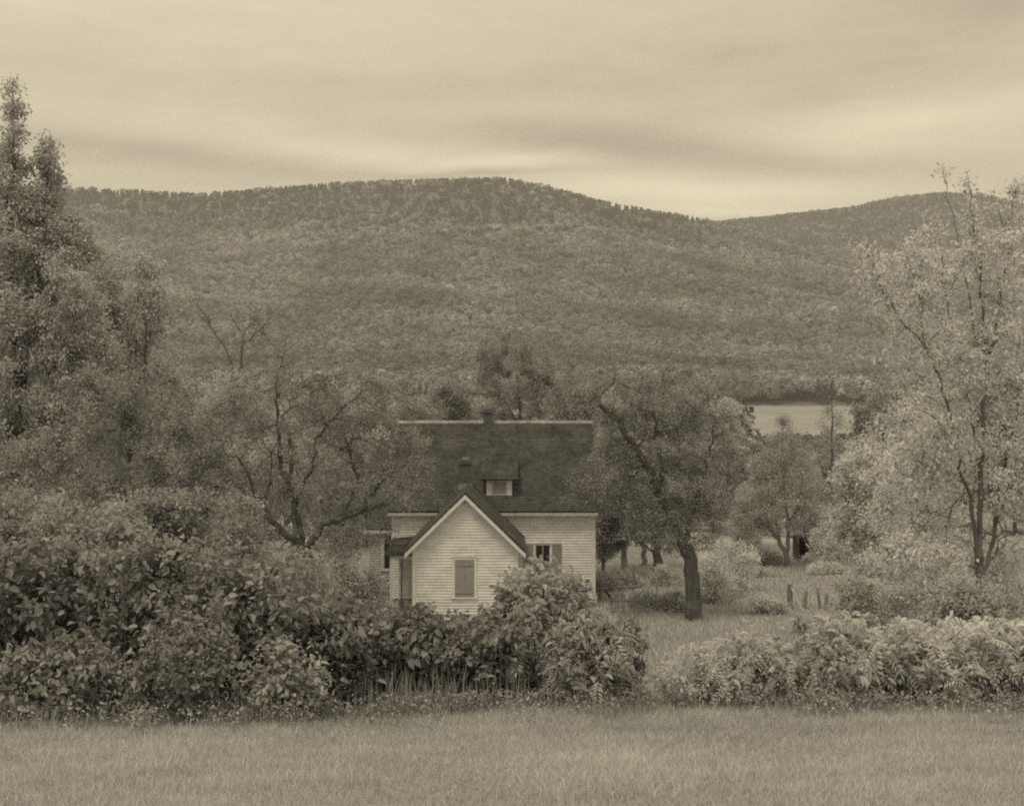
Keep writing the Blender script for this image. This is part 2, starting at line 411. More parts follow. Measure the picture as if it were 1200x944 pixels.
LEAFMUL = 1.75
def tree(name, label, cat, base, limbs, ells, natt, nleaf, lsize, leafm, barkm, seed, group=None, kind='kite', spread=.22, step=.3,
         clumpvar=.22, droop=.25, shell=.45, tone0=1., crown='crown', trunk='trunk', rtip=.006, up=.12, wig=.12, asp=.55, flat=.6, outer=0, extra_att=None, sparse=0., leafvar=.25, clear=0, clearz=-99):
    nleaf = int(nleaf * LEAFMUL); rg = np.random.default_rng(seed)
    att = ell_points(ells, natt, rg, shell)
    g = ground(att[:, 0], att[:, 1]); att = att[att[:, 2] > g + .12]
    if extra_att is not None: att = np.concatenate([att, extra_att])
    pos, par, r = skeleton(limbs, att, rg, step=step, up=up, rtip=rtip, wig=wig)
    tv, tf = tubes(pos, par, r, rg)
    org = np.array(base, float)
    root = empty(name, org, label, cat, group)
    mesh_obj(trunk, tv - org, tf, barkm, root, smooth=True)
    # leaves near thin twigs
    if nleaf:
        thin = np.where(r < max(.022, rtip * 3.0))[0]
        thin = thin[thin > 0]
        if sparse:   # leave some boughs bare
            q = pos[thin]; keep = wav(q[:, 0], q[:, 2], 2.2, seed) + wav(q[:, 1], q[:, 2], 1.7, seed + 1) > sparse * 2 - 1.3; thin = thin[keep]
        pw = np.exp(.65 * wav(pos[thin, 0], pos[thin, 2], 3.1 / max(spread * 5, .5), seed + 8) + .5 * wav(pos[thin, 1], pos[thin, 2], 3.7 / max(spread * 5, .5), seed + 9) + rg.normal(0, .5, len(thin)))
        j = rg.choice(thin, nleaf, p=pw / pw.sum())
        par_j = np.maximum(par[j], 0); t = rg.uniform(0, 1, (nleaf, 1))
        c = pos[j] * t + pos[par_j] * (1 - t) + rg.normal(0, spread * .8, (nleaf, 3)) * np.array([1, 1, .8])
        if clear:
            th = np.where((r > .04) & (pos[:, 2] > clearz))[0]; dm = np.full(len(c), 9.)
            for q in pos[th]: dm = np.minimum(dm, np.abs(c[:, 0] - q[0]) + np.abs(c[:, 2] - q[2]) + np.where(c[:, 1] > q[1] + .4, 5, 0) + .15 * np.abs(c[:, 1] - q[1]))
            kp = (dm > clear) | (rg.uniform(0, 1, len(c)) < .25); c = c[kp]; j = j[kp]
        g = ground(c[:, 0], c[:, 1]); ok = c[:, 2] > g + .06; c = c[ok]; j = j[ok]; nl = len(c)
        tw = unit(pos[j] - pos[np.maximum(par[j], 0)])
        d, w, nr = leaf_frames(nl, rg, droop=droop, dirs=tw * .5, flat=flat)
        cl = (wav(c[:, 0] * 1.0, c[:, 2], 1.9, seed + 5) + wav(c[:, 1], c[:, 2] + c[:, 0], 2.3, seed + 6)) * .5
        tone = tone0 * np.clip(1 + clumpvar * cl * 1.4 + rg.normal(0, leafvar, nl), .3, 2.2) * np.where(rg.uniform(0, 1, nl) < .03, 1.35, 1); tone = np.minimum(tone, 1.2 * max(tone0, .6) if tone0 > .6 else 2)
        size = lsize * np.exp(rg.normal(-.08, .32, nl)).clip(.4, 1.6)
        if kind == 'kite': v, f, tn = kite_leaves(c, d, w, nr, size, asp=asp, tone=tone)
        elif kind == 'oval': v, f, tn = oval_leaves(c, d, w, nr, size, asp=asp, tone=tone)
        elif kind == 'mixed':
            k = rg.uniform(0, 1, nl) < .12
            v1, f1, t1 = compound_leaves(c[k], d[k], w[k], nr[k], size[k], tone[k], rg=rg, asp=asp)
            k = ~k; v2, f2, t2 = oval_leaves(c[k], d[k], w[k], nr[k], size[k] * .33, asp=.5, tone=tone[k], curl=.35)
            fs = np.concatenate([np.full(len(f1), 3), np.full(len(f2), 4)])
            mesh_obj(crown, np.concatenate([v1, v2]) - org, np.concatenate([f1.ravel(), (f2 + len(v1)).ravel()]), leafm, root, tone=np.concatenate([t1, t2]), fsize=fs); return root
        else: v, f, tn = compound_leaves(c, d, w, nr, size, tone, rg=rg, asp=asp)
        mesh_obj(crown, v - org, f, leafm, root, tone=tn)
    return root

def E(px, py, d, rx, rz, ry=None):
    """ellipsoid whose centre projects to (px,py) at distance d; rx, rz as photo pixels at that distance"""
    c = P(px, py, d); k = d / F
    return (c[0], c[1], c[2], rx * k, (ry if ry is not None else (rx + rz) / 2 * k), rz * k)

# ================================================================== SETTING
def grid(name, ys, us, fn, mat, wfun, kind='structure'):
    Y, U = np.meshgrid(ys, us, indexing='ij'); X = U * wfun(Y); Z = fn(X, Y)
    v = np.stack([X, Y, Z], -1).reshape(-1, 3); ny, nu = Y.shape
    i = np.arange(ny - 1)[:, None] * nu + np.arange(nu - 1)[None]; i = i.ravel()
    o = mesh_obj(name, v, np.stack([i, i + 1, i + nu + 1, i + nu], 1), mat, smooth=True)
    return tag(o, kind=kind)
ys = np.concatenate([np.linspace(-58, 90, 240), np.linspace(92, 520, 120), np.linspace(530, 930, 30)])
grid('ground', ys, np.linspace(-1, 1, 220), ground, M['ground'], lambda y: 70 + np.clip(y, 0, None) * .85)
ysh = np.concatenate([np.linspace(886, 960, 12), np.linspace(970, 3520, 230), np.linspace(3530, 3640, 4)])
grid('hill', ysh, np.linspace(-1, 1, 320), hill, M['hillside'], lambda y: 150 + y * .7)
w = MB(); w.poly([(-900, 430, -8.6), (900, 430, -8.6), (900, 915, -8.6), (-900, 915, -8.6)])
tag(w.build('lake_water', M['water']), kind='structure')

# ================================================================== FOREST on the hill (uncountable)
def forest():
    rg = np.random.default_rng(21)
    # sample by apparent size: more detail on the near slopes
    bands = [(903, 960, 6.0, 120, 5.4, 1.3), (960, 1300, 8.0, 70, 5.2, 1.5), (1300, 1900, 9.3, 36, 5.9, 2.2), (1900, 3340, 10.3, 17, 6.2, 2.9)]
    V = []; T = []
    for y0, y1, sp, nq, rad, qs in bands:
        area = .52 * 2 * (y1 ** 2 - y0 ** 2) / 2 * 1.0
        n = int(area / sp ** 2)
        y = np.sqrt(rg.uniform(y0 ** 2, y1 ** 2, n)); x = rg.uniform(-.52, .52, n) * y
        z = hill(x, y)
        # drop those on back slopes
        e = 12.; slope = (hill(x, y + e) - z) / e; view = (z - CAMZ) / y
        keep = slope > view - .09
        x, y, z = x[keep], y[keep], z[keep]; n = len(x)
        # tree kinds: dark evergreens high up and in belts, pale hardwoods below
        hrel = np.clip((z + 8) / 400, 0, 1)
        belt = wav(x, y, .009, 31) + .8 * wav(x, y, .035, 32)
        con = rg.uniform(0, 1, n) < np.clip((hrel - .56) * 4.0 + .3 * belt + .1, .03, .93)
        con |= (y < 965) & (rg.uniform(0, 1, n) < .3)
        h = np.where(con, rg.uniform(8.5, 12, n), rg.uniform(9, 14, n)); rd = rad * np.where(con, .68, 1.) * rg.uniform(.75, 1.25, n)
        tone = np.where(con, rg.uniform(.2, .38, n), rg.uniform(.85, 1.2, n) + (rg.uniform(0, 1, n) < .05) * .5) * (1 - .28 * belt + .42 * wav(x * .6, y * 1.2, .009, 33) + .2 * wav(x, y, .04, 34)).clip(.35, 1.9)
        if y0 < 950: h = h * 1.25; tone = tone * rg.uniform(.55, 1.15, n)
        elif y0 < 1200: tone = tone * rg.uniform(.75, 1.15, n)
        u = unit(rg.normal(0, 1, (n, nq, 3))); u[..., 2] = np.abs(u[..., 2]) * 1.0 - .25
        u = unit(u)
        zz = rg.uniform(0, 1, (n, nq, 1))
        # hardwood: quads on an ellipsoid; conifer: quads on a cone
        ce = np.concatenate([u[..., :2] * rd[:, None, None], u[..., 2:] * (h * .42)[:, None, None] + (h * .6)[:, None, None]], 2)
        ang = rg.uniform(0, 6.28, (n, nq)); rr = (1 - zz[..., 0]) * rd[:, None]
        cc = np.stack([np.cos(ang) * rr, np.sin(ang) * rr, h[:, None] * (.1 + .9 * zz[..., 0])], 2)
        c = np.where(con[:, None, None], cc, ce)
        nrm = unit(np.where(con[:, None, None], np.stack([np.cos(ang), np.sin(ang), 0 * ang + .4], 2), u) + rg.normal(0, .3, (n, nq, 3)))
        a = unit(np.cross(nrm, rg.normal(0, 1, (n, nq, 3)))); b = np.cross(nrm, a)
        s = qs * rg.uniform(.5, 1.1, (n, nq, 1)) * np.where(con, .6, 1.)[:, None, None]
        c = c + np.stack([x, y, z], 1)[:, None]
        c = c * (1 + rg.normal(0, .0002, c.shape))
        q = np.stack([c - a * s - b * s * .6, c + a * s * .7 - b * s, c + a * s + b * s * .7, c - a * s * .6 + b * s], 2).reshape(-1, 3)
        V.append(q); T.append(np.repeat((tone[:, None] * rg.uniform(.93, 1.07, (n, nq))).ravel(), 4))
    V = np.concatenate(V); T = np.concatenate(T); n = len(V) // 4
    print('forest quads', n)
    f = np.arange(n * 4).reshape(-1, 4)
    tag(mesh_obj('forest', V, f, M['forest'], tone=T), 'dense autumn forest covering the hills across the lake', 'forest', kind='stuff')
forest()

def woods():
    rg = np.random.default_rng(23); n = 3300
    y = np.sqrt(rg.uniform(84 ** 2, 425 ** 2, n)); x = rg.uniform(-.52, .52, n) * y; px = x / y * F + 600; zg = ground(x, y)
    keep = ~((y < 100) & (px > 455)) & ~((y < 96) & (px > 800)); x, y, px, zg = x[keep], y[keep], px[keep], zg[keep]
    n = len(x); h = rg.uniform(7, 12.5, n)
    gap = (px > 862) & (px < 1022); h = np.where(gap, np.minimum(h, 10 - zg - .0445 * y - rg.uniform(0, 1.5, n)), h)
    ok = h > 2.2; x, y, zg, h = x[ok], y[ok], zg[ok], h[ok]; n = len(x); nq = 220
    rd = h * rg.uniform(.26, .4, n); tone = rg.uniform(.6, 1.25, n) * (1 + .2 * wav(x, y, .04, 51))
    u = unit(rg.normal(0, 1, (n, nq, 3))) * rg.uniform(.55, 1.05, (n, nq, 1))
    lump = 1 + .25 * np.sin(u[..., 0] * 4 + x[:, None]) * np.sin(u[..., 2] * 5 + y[:, None])
    c = np.stack([u[..., 0] * rd[:, None] * lump, u[..., 1] * rd[:, None] * lump, (u[..., 2] * .48 * lump + .52) * h[:, None]], 2) + np.stack([x, y, zg], 1)[:, None]
    nrm = unit(u + rg.normal(0, .5, u.shape) + [0, 0, .3]); a = unit(np.cross(nrm, rg.normal(0, 1, u.shape))); b = np.cross(nrm, a)
    s = (.28 + h * .022)[:, None, None] * rg.uniform(.6, 1.2, (n, nq, 1)) * np.clip(y / 220, .4, 1.3)[:, None, None]
    q = np.stack([c - a * s - b * s * .6, c + a * s * .7 - b * s, c + a * s + b * s * .7, c - a * s * .6 + b * s], 2).reshape(-1, 3)
    T = np.repeat((tone[:, None] * rg.uniform(.8, 1.2, (n, nq))).ravel(), 4)
    tag(mesh_obj('woods', q, np.arange(len(q)).reshape(-1, 4), M['forest'], tone=T), 'low mixed woods between the farm and the lake', 'woods', kind='stuff')
woods()

# ================================================================== GRASS
def blades(x, y, h, wd, rg, tone, lean=.35):
    n = len(x); z = ground(x, y) - .01
    a = rg.uniform(0, 6.28, n); s = np.stack([np.cos(a), np.sin(a), 0 * a], 1) * (wd / 2)[:, None]
    b = rg.uniform(0, 6.28, n); ln = np.stack([np.cos(b), np.sin(b), 0 * b], 1) * (h * rg.uniform(0, lean, n))[:, None]
    c = np.stack([x, y, z], 1); up = np.array([0, 0, 1.]) * h[:, None]
    v = np.stack([c - s, c + s, c + ln * .35 + up * .55 + s * .8, c + ln * .35 + up * .55 - s * .8, c + ln * 1.1 + up], 1).reshape(-1, 3)
    k = np.arange(n) * 5
    fl = np.concatenate([np.stack([k, k + 1, k + 2, k + 3], 1).ravel(), np.stack([k + 3, k + 2, k + 4], 1).ravel()])
    fs = np.concatenate([np.full(n, 4), np.full(n, 3)])
    return v, fl, fs, np.repeat(tone, 5)
def grass():
    rg = np.random.default_rng(5)
    # mown meadow nearest the camera
    n = 420000; y = np.sqrt(rg.uniform(7.5 ** 2, 23.0 ** 2, n)); x = rg.uniform(-.50, .50, n) * y
    patch = .9 * wav(x, y, .8, 40) + .8 * wav(x, y, 2.1, 41) + .6 * wav(x, y, 6., 42)
    h = (.06 + .022 * patch + .05 * np.clip((y - 14.5) / 4, 0, 1)).clip(.03) * rg.uniform(.6, 1.5, n); tall = rg.uniform(0, 1, n) < .02 + .12 * (wav(x, y, 1.6, 48) > .85); h = np.where(tall, h * 2.2, h)
    tone = (1.03 + .16 * patch + rg.normal(0, .16, n)).clip(.35, 1.8)
    v1, f1, s1, t1 = blades(x, y, h, rg.uniform(.005, .011, n), rg, tone, .9)
    tag(mesh_obj('grass', v1, f1, M['grass'], tone=t1, fsize=s1), 'short pale meadow grass in front of the shrubs', 'grass', kind='stuff')
    # rough field beyond the shrubs
    n = 260000; y = np.sqrt(rg.uniform(21 ** 2, 90 ** 2, n)); x = rg.uniform(-.5, .5, n) * y
    keep = ~((x > -6.2) & (x < 3.9) & (y > 49.8) & (y < 63)); x, y = x[keep], y[keep]; n = len(x)
    patch = wav(x, y, .5, 43) + .6 * wav(x, y, 1.7, 44)
    h = (.2 + .1 * patch).clip(.06) * rg.uniform(.6, 1.5, n)
    tone = (.92 + .15 * patch + rg.normal(0, .15, n)).clip(.3, 1.6)
    v1, f1, s1, t1 = blades(x, y, h, rg.uniform(.02, .045, n), rg, tone, .6)
    tag(mesh_obj('grass', v1, f1, M['grass'], tone=t1, fsize=s1), 'longer field grass around the house and orchard', 'grass', kind='stuff')
    # weeds and tall stalks at the foot of the hedge
    n = 26000; x = rg.uniform(-9.5, 9.5, n); xe = x
    edge = hedge_front(x)
    y = edge + rg.normal(0, .45, n) - .1 + .3 * wav(x, 0 * x, 1.4, 46)
    ok = ~((x > 2.1) & (x < 2.9)); x, y = x[ok], y[ok]; n = len(x)
    h = rg.uniform(.08, .36, n) * (.75 + .7 * wav(x, y, 2.3, 45)).clip(.2, 1.6); tone = (.75 + rg.normal(0, .2, n)).clip(.3, 1.6)
    v1, f1, s1, t1 = blades(x, y, h, rg.uniform(.006, .014, n), rg, tone, .5)
    tag(mesh_obj('grass', v1, f1, M['stalk'], tone=t1, fsize=s1), 'tall dry grass standing along the foot of the shrubs', 'grass', kind='stuff')
    # tall bare dry stalks against the dark foot of the clipped part
    n = 420; x = rg.normal(-1.55, .95, n).clip(-3.8, 1.2); y = 18.25 + rg.normal(0, .2, n)
    h = rg.uniform(.35, 1.0, n) * (.6 + .5 * np.abs(wav(x, y, 5., 47))); v1, f1, s1, t1 = blades(x, y, h, rg.uniform(.010, .02, n), rg, rg.uniform(.6, 1.4, n), .22)
    tag(mesh_obj('weeds', v1, f1, M['stalk'], tone=t1, fsize=s1), 'tall dry stalks standing against the dark hedge foot', 'weeds', kind='stuff')
    # leafy weeds at the hedge foot
    n = 15000; cx = rg.uniform(-9.3, 9.3, 420); j = rg.integers(0, 420, n)
    cx = cx[(cx < 2.0) | (cx > 2.9)]; j = j % len(cx)
    cy = hedge_front(cx) + rg.normal(0, .22, len(cx)) - .02 - .5 * rg.exponential(1, len(cx)) * (rg.uniform(0, 1, len(cx)) < .45)
    c = np.stack([cx[j] + rg.normal(0, .1, n), cy[j] + rg.normal(0, .1, n), 0 * cx[j]], 1)
    c[:, 2] = ground(c[:, 0], c[:, 1]) + rg.uniform(.02, .32, n)
    d, w_, nr = leaf_frames(n, rg, droop=0)
    v, f, t = kite_leaves(c, d, w_, nr, rg.uniform(.03, .08, n), tone=rg.uniform(.5, 1.3, n))
    tag(mesh_obj('weeds', v, f, M['weed'], tone=t), 'low leafy weeds growing at the edge of the grass', 'weeds', kind='stuff')
def hedge_front(x):
    return np.interp(x, [-9, -7, -4, -1, 1, 2, 3, 5, 9], [16.6, 16.6, 16.8, 18.1, 18.6, 18.8, 18.6, 18.3, 18.3])
grass()

# ================================================================== SHRUBS
def shrub(name, label, cat, px, d, wpx, top, bot, nleaf, leafm, kind, seed, lsize=.1, tone0=1., nstem=9, natt=110, depth=1.3, group=None, asp=.65, spread=.11, low=.25, barkm='stem', clump=.35, dead=0):
    rg = np.random.default_rng(seed + 900)
    c = P(px, top, d); x0, y0 = c[0], d; z0 = gz(x0, y0); H = c[2] - z0; k = d / F; rx = wpx * k / 2
    ells = []
    for i in range(5):
        t = rg.uniform(-.6, .6)
        hh = H * rg.uniform(.92, 1.06) * (1 - .22 * abs(t))
        zl = z0 + low * H; zc = (zl + z0 + hh) / 2
        ells.append((x0 + t * rx, y0 + rg.uniform(-.3, .3) * depth, zc, rx * rg.uniform(.45, .65), depth * .6, (z0 + hh - zl) / 2))
    ells.append((x0, y0, z0 + H * (low + 1) / 2, rx * .8, depth * .8, H * (1 - low) / 2 * .9))
    limbs = [([(x0, y0, z0 - .1), (x0, y0, z0 + .15)], .03, .02)]
    for i in range(nstem):
        bx = x0 + rg.uniform(-.75, .75) * rx; by = y0 + rg.uniform(-.6, .6) * depth; bz = gz(bx, by)
        tx = bx + rg.normal(0, .2); ty = by + rg.normal(0, .2)
        hh = H * rg.uniform(.45, .8)
        limbs.append(([(x0, y0, z0 - .1), (bx, by, bz - .03), ((bx + tx) / 2 + rg.normal(0, .06), (by + ty) / 2, bz + hh * .5), (tx, ty, bz + hh)], rg.uniform(.012, .022), .008))
    return tree(name, label, cat, (x0, y0, z0), limbs, ells, natt, nleaf, lsize, leafm, M[barkm], seed, group, kind, spread=spread, step=.16,
                clumpvar=clump, droop=.45, shell=.5, tone0=tone0, crown='foliage', trunk='stem', rtip=.004, asp=asp, flat=.55)

GL = 'dark leafy shrubs of the hedge before the house'
D_ = M['leaf_dark']; PL = M['leaf_pale']
shrub('shrub', 'big dark leafy shrub at the edge where the grass and hedge begin', 'shrub', 12, 17.6, 190, 612, 835, 5200, D_, 'oval', 1, 0.109, 1.1, 12, 190, group=GL)
shrub('shrub', 'tall dark shrub whose crest rises below the bushy poplar', 'shrub', 128, 18.2, 185, 596, 835, 5600, D_, 'oval', 2, 0.109, 1.12, 12, 200, group=GL)
shrub('shrub', 'tall dark shrub with paler leaf tips below the leaning apple limb', 'shrub', 232, 18.0, 170, 610, 835, 5200, D_, 'oval', 3, 0.103, 1.18, 12, 190, group=GL)
shrub('shrub', 'shrub stepping down in front of the gnarled apple trunk', 'shrub', 318, 18.2, 140, 652, 830, 4300, D_, 'oval', 4, 0.103, 1.1, 11, 160, group=GL)
shrub('shrub', 'rounded dark shrub in front of the porch bench', 'shrub', 388, 18.8, 120, 690, 825, 3600, D_, 'oval', 5, 0.109, .95, 12, 130, group=GL, low=.38)
shrub('shrub', 'flat topped dark shrub before the porch post with bare stems below', 'shrub', 455, 19.2, 120, 706, 825, 3400, D_, 'oval', 6, 0.115, .9, 16, 120, group=GL, low=.42)
shrub('shrub', 'flat topped dark shrub under the closed shutter of the small gable', 'shrub', 530, 19.4, 130, 707, 825, 3500, D_, 'oval', 7, 0.115, .9, 16, 130, group=GL, low=.42)
shrub('shrub', 'dark shrub filling the gap between the hedge and the sumac', 'shrub', 596, 19.5, 90, 700, 822, 2500, D_, 'oval', 8, 0.115, .95, 12, 100, group=GL, low=.35)
shrub('shrub', 'low spreading shrub with twiggy foot at the shady grass edge', 'shrub', 75, 16.7, 170, 735, 842, 2500, D_, 'oval', 9, 0.092, 1.15, 12, 100, depth=.6, group=GL, low=.05)
shrub('shrub', 'low shrub of finer leaves in front of the tall dark shrub', 'shrub', 205, 16.7, 150, 722, 842, 2500, D_, 'oval', 10, 0.086, 1.1, 10, 100, depth=.6, group=GL, low=.05)
shrub('shrub', 'low arching shrub with light leaf sprays near the hedge stems', 'shrub', 335, 17.0, 130, 745, 838, 1500, D_, 'oval', 13, 0.092, 1.4, 9, 80, depth=.55, group=GL, low=.05)
shrub('sumac_bush', 'dark domed sumac bush rising in front of the shuttered kitchen window', 'sumac', 640, 19.6, 120, 652, 818, 4940, M['leaf_mid'], 'mixed', 14, 0.36, .85, 10, 120, depth=.9, asp=.34, spread=.13, low=.2)
shrub('sumac_bush', 'drooping sumac bush below the corner board of the house', 'sumac', 690, 19.0, 110, 712, 818, 3135, M['leaf_mid'], 'mixed', 15, 0.34, .95, 9, 90, depth=.8, asp=.3, spread=.12, low=.12)
shrub('sapling_bush', 'thin open bush with dark sprigs at the end of the hedge', 'bush', 728, 19.6, 60, 716, 810, 900, D_, 'oval', 16, 0.086, 1.1, 6, 60, depth=.5, spread=.1, low=.2)
GR = 'pale compound leaved shrubs beside the mown gap'
shrub('pale_shrub', 'fine leaved grey shrub at the edge of the grassy gap', 'shrub', 806, 18.7, 100, 748, 820, 2600, PL, 'oval', 21, .06, 0.79, 9, 110, depth=.7, low=.05, group=GR, spread=.09)
shrub('pale_shrub', 'pale shrub with mixed fine sprays below the braced fence post', 'shrub', 882, 18.9, 125, 732, 822, 3135, PL, 'mixed', 22, 0.30, .75, 9, 90, depth=.8, asp=.3, group=GR, low=.1)
shrub('pale_shrub', 'taller shrub with big drooping sprays below the wooden hand pump', 'shrub', 968, 18.9, 125, 712, 822, 3610, PL, 'mixed', 23, 0.34, .8, 10, 100, depth=.8, asp=.32, group=GR, low=.12)
shrub('pale_shrub', 'pale shrub with dark gaps between its stems below the drooping maple bough', 'shrub', 1055, 19.0, 130, 724, 820, 3610, PL, 'mixed', 24, 0.33, .82, 12, 100, depth=.8, asp=.32, group=GR, low=.3)
shrub('pale_shrub', 'bright shrub with fanned sprays directly below the maple trunks', 'shrub', 1135, 18.9, 125, 716, 820, 3610, PL, 'mixed', 25, 0.33, .88, 12, 100, depth=.8, asp=.32, group=GR, low=.26)
shrub('pale_shrub', 'bright shrub cut by the picture edge under the maple', 'shrub', 1205, 18.8, 110, 710, 820, 3135, PL, 'mixed', 26, 0.33, .92, 10, 90, depth=.8, asp=.32, group=GR, low=.15)

# ================================================================== NAMED TREES
LM, LA, LP = M['leaf_mid'], M['leaf_apple'], M['leaf_pale2']
def base_at(px, d): x = (px - 600) / F * d; return np.array([x, d, gz(x, d)])

# tall poplar with two spires
b = base_at(20, 31)
tree('poplar_tree', 'tallest bushy poplar with two pointed spires above the ridge line', 'tree', b,
     [([b - [0, 0, .2], b + [0, 0, 3], P(15, 440, 31), P(14, 250, 31), P(14, 95, 31)], .24, .012),
      ([P(15, 500, 31), P(38, 380, 31.5), P(52, 270, 31.5), P(58, 158, 31.5)], .13, .01),
      ([P(15, 560, 31), P(80, 460, 31), P(92, 330, 31)], .12, .02)],
     [E(14, 110, 31, 8, 24), E(12, 150, 31, 16, 32), E(8, 205, 31, 24, 40), E(2, 290, 31, 42, 80, 1.4), E(60, 172, 31.5, 7, 20), E(54, 208, 31.5, 15, 32), E(48, 262, 31.5, 26, 42),
      E(90, 290, 31.5, 22, 45), E(60, 360, 31, 62, 95, 1.6), E(20, 460, 31, 85, 100, 1.8), E(90, 440, 31, 50, 90, 1.3), E(30, 560, 31, 90, 75, 1.8)],
     1150, 66000, .09, LM, M['bark'], 101, spread=.17, step=.3, tone0=1.0, clumpvar=.2, shell=.3, up=.3)
# dark clump beside the poplar
b = base_at(150, 34)
tree('broadleaf_tree', 'dark topped tree beside the poplar with two rounded upper clumps', 'tree', b,
     [([b - [0, 0, .2], P(150, 620, 34), P(148, 520, 34), P(150, 440, 34)], .16, .07), ([P(148, 520, 34), P(168, 430, 34), P(176, 340, 34)], .07, .02),
      ([P(148, 540, 34), P(120, 460, 34), P(128, 330, 34)], .07, .02)],
     [E(166, 308, 34, 10, 18), E(174, 332, 34, 24, 26), E(186, 352, 34, 14, 30), E(164, 375, 34, 26, 40), E(148, 410, 34, 34, 40), E(128, 318, 34, 16, 30, .7), E(112, 350, 34, 26, 45, 1.), E(108, 400, 34, 34, 45), E(140, 455, 34, 50, 45, 1.5), E(150, 540, 34, 62, 55, 1.5)],
     560, 21000, .09, LM, M['bark'], 102, spread=.2, tone0=1.0, clumpvar=.2)
# paler windblown tree in front
b = base_at(165, 27)
tree('broadleaf_tree', 'windblown tree with pale sprays in front of the dark topped tree', 'tree', b,
     [([b - [0, 0, .2], P(160, 640, 27), P(150, 560, 27), P(140, 500, 27)], .12, .05), ([P(158, 600, 27), P(190, 540, 27), P(215, 480, 27)], .07, .02),
      ([P(165, 610, 27), P(230, 555, 26.6), P(300, 590, 26)], .03, .012)],
     [E(120, 470, 27, 60, 45), E(185, 470, 27, 55, 55), E(90, 540, 27, 60, 50), E(215, 545, 27, 50, 40), E(150, 590, 27, 80, 35), E(20, 560, 27, 60, 50)],
     420, 15000, .075, LP, M['bark_pale'], 103, spread=.14, tone0=.52, clumpvar=.4, sparse=.3)
# near bare crown tree behind the apple
b = base_at(262, 52)
tree('bare_topped_tree', 'tree with a dead leafless forked top above the apple crown', 'tree', b,
     [([b - [0, 0, .2], P(262, 600, 52), P(268, 500, 52), P(276, 448, 52)], .18, .09),
      ([P(276, 448, 52), P(284, 425, 52), P(285, 392, 52)], .075, .03), ([P(276, 448, 52), P(266, 410, 52), P(240, 372, 52), P(230, 355, 52)], .05, .012),
      ([P(285, 392, 52), P(276, 378, 52), P(268, 366, 52)], .03, .01), ([P(285, 405, 52), P(306, 386, 52), P(322, 362, 52)], .035, .01),
      ([P(285, 392, 52), P(296, 376, 52), P(300, 358, 52)], .025, .01), ([P(306, 386, 52), P(318, 400, 52), P(330, 430, 52)], .02, .008)],
     [E(230, 500, 52, 48, 40), E(285, 510, 52, 55, 40), E(180, 540, 52, 45, 40), E(250, 570, 52, 60, 40)],
     420, 17000, .11, LP, M['bark'], 104, spread=.22, tone0=.56, clumpvar=.3, rtip=.008)
# pale soft tree behind apple (left)
b = base_at(340, 48)
tree('broadleaf_tree', 'soft pale tree just behind the gnarled apple and its forked limb', 'tree', b,
     [([b - [0, 0, .2], P(345, 620, 48), P(340, 520, 48)], .15, .08), ([P(340, 520, 48), P(330, 470, 48), P(322, 440, 48)], .06, .02)],
     [E(320, 470, 48, 45, 40), E(375, 480, 48, 45, 38), E(255, 450, 48, 40, 22), E(330, 530, 48, 80, 50), E(230, 590, 48, 50, 60), E(420, 500, 48, 35, 40)],
     380, 15000, .1, LM, M['bark'], 105, spread=.2, tone0=1.05, clumpvar=.25, sparse=.15)
# gnarled apple
b = base_at(362, 38)
tree('apple_tree', 'gnarled spreading apple tree with twisted black limbs beside the porch', 'tree', b,
     [([b - [0, 0, .2], P(364, 690, 38), P(360, 650, 38), P(352, 640, 38)], .24, .17),
      ([P(352, 640, 38), P(332, 622, 37.8), P(312, 605, 37.6), P(308, 590, 37.5), P(298, 574, 37.4), P(268, 571, 37.2)], .12, .05),
      ([P(308, 590, 37.5), P(318, 565, 37.5), P(316, 548, 37.6), P(324, 520, 37.6)], .06, .02),
      ([P(268, 571, 37.2), P(250, 560, 37), P(238, 545, 37)], .045, .015), ([P(298, 574, 37.4), P(285, 545, 37.2), P(262, 525, 37), P(240, 490, 37)], .05, .012),
      ([P(356, 640, 38), P(345, 590, 38.2), P(330, 550, 38.2), P(326, 500, 38.2), P(323, 446, 38.2)], .1, .035),
      ([P(326, 505, 38.2), P(340, 470, 38.2), P(370, 440, 38.2)], .04, .012), ([P(323, 446, 38.2), P(330, 420, 38.2), P(345, 402, 38.2)], .03, .008),
      ([P(356, 645, 38), P(378, 615, 38), P(402, 608, 37.8), P(424, 598, 37.6), P(448, 590, 37.5)], .12, .045),
      ([P(402, 608, 37.8), P(418, 570, 37.8), P(412, 535, 37.8), P(400, 500, 37.8)], .05, .015), ([P(424, 598, 37.6), P(450, 560, 37.4), P(490, 530, 37.2)], .045, .012),
      ([P(345, 590, 38), P(365, 545, 37.6), P(372, 515, 37.4), P(400, 480, 37.2), P(430, 455, 37.2)], .07, .015)],
     [E(330, 470, 38, 70, 45, 1.3), E(405, 470, 38, 62, 42, 1.3), E(445, 520, 38, 62, 45, 1.4), E(470, 560, 37.6, 45, 42, 1.2), E(390, 560, 38, 85, 60, 1.8), E(265, 520, 38, 60, 55, 1.4), E(235, 560, 37.6, 45, 40, 1.2), E(330, 600, 38, 40, 38, 1.4), E(420, 620, 38, 45, 26, 1.1), E(395, 640, 37.6, 35, 28, .9), E(215, 590, 37.5, 30, 30, .8)],
     1600, 30000, .068, LA, M['bark'], 106, spread=.15, step=.22, tone0=.7, clumpvar=.25, wig=.2, rtip=.0075, sparse=.25, clear=.24)
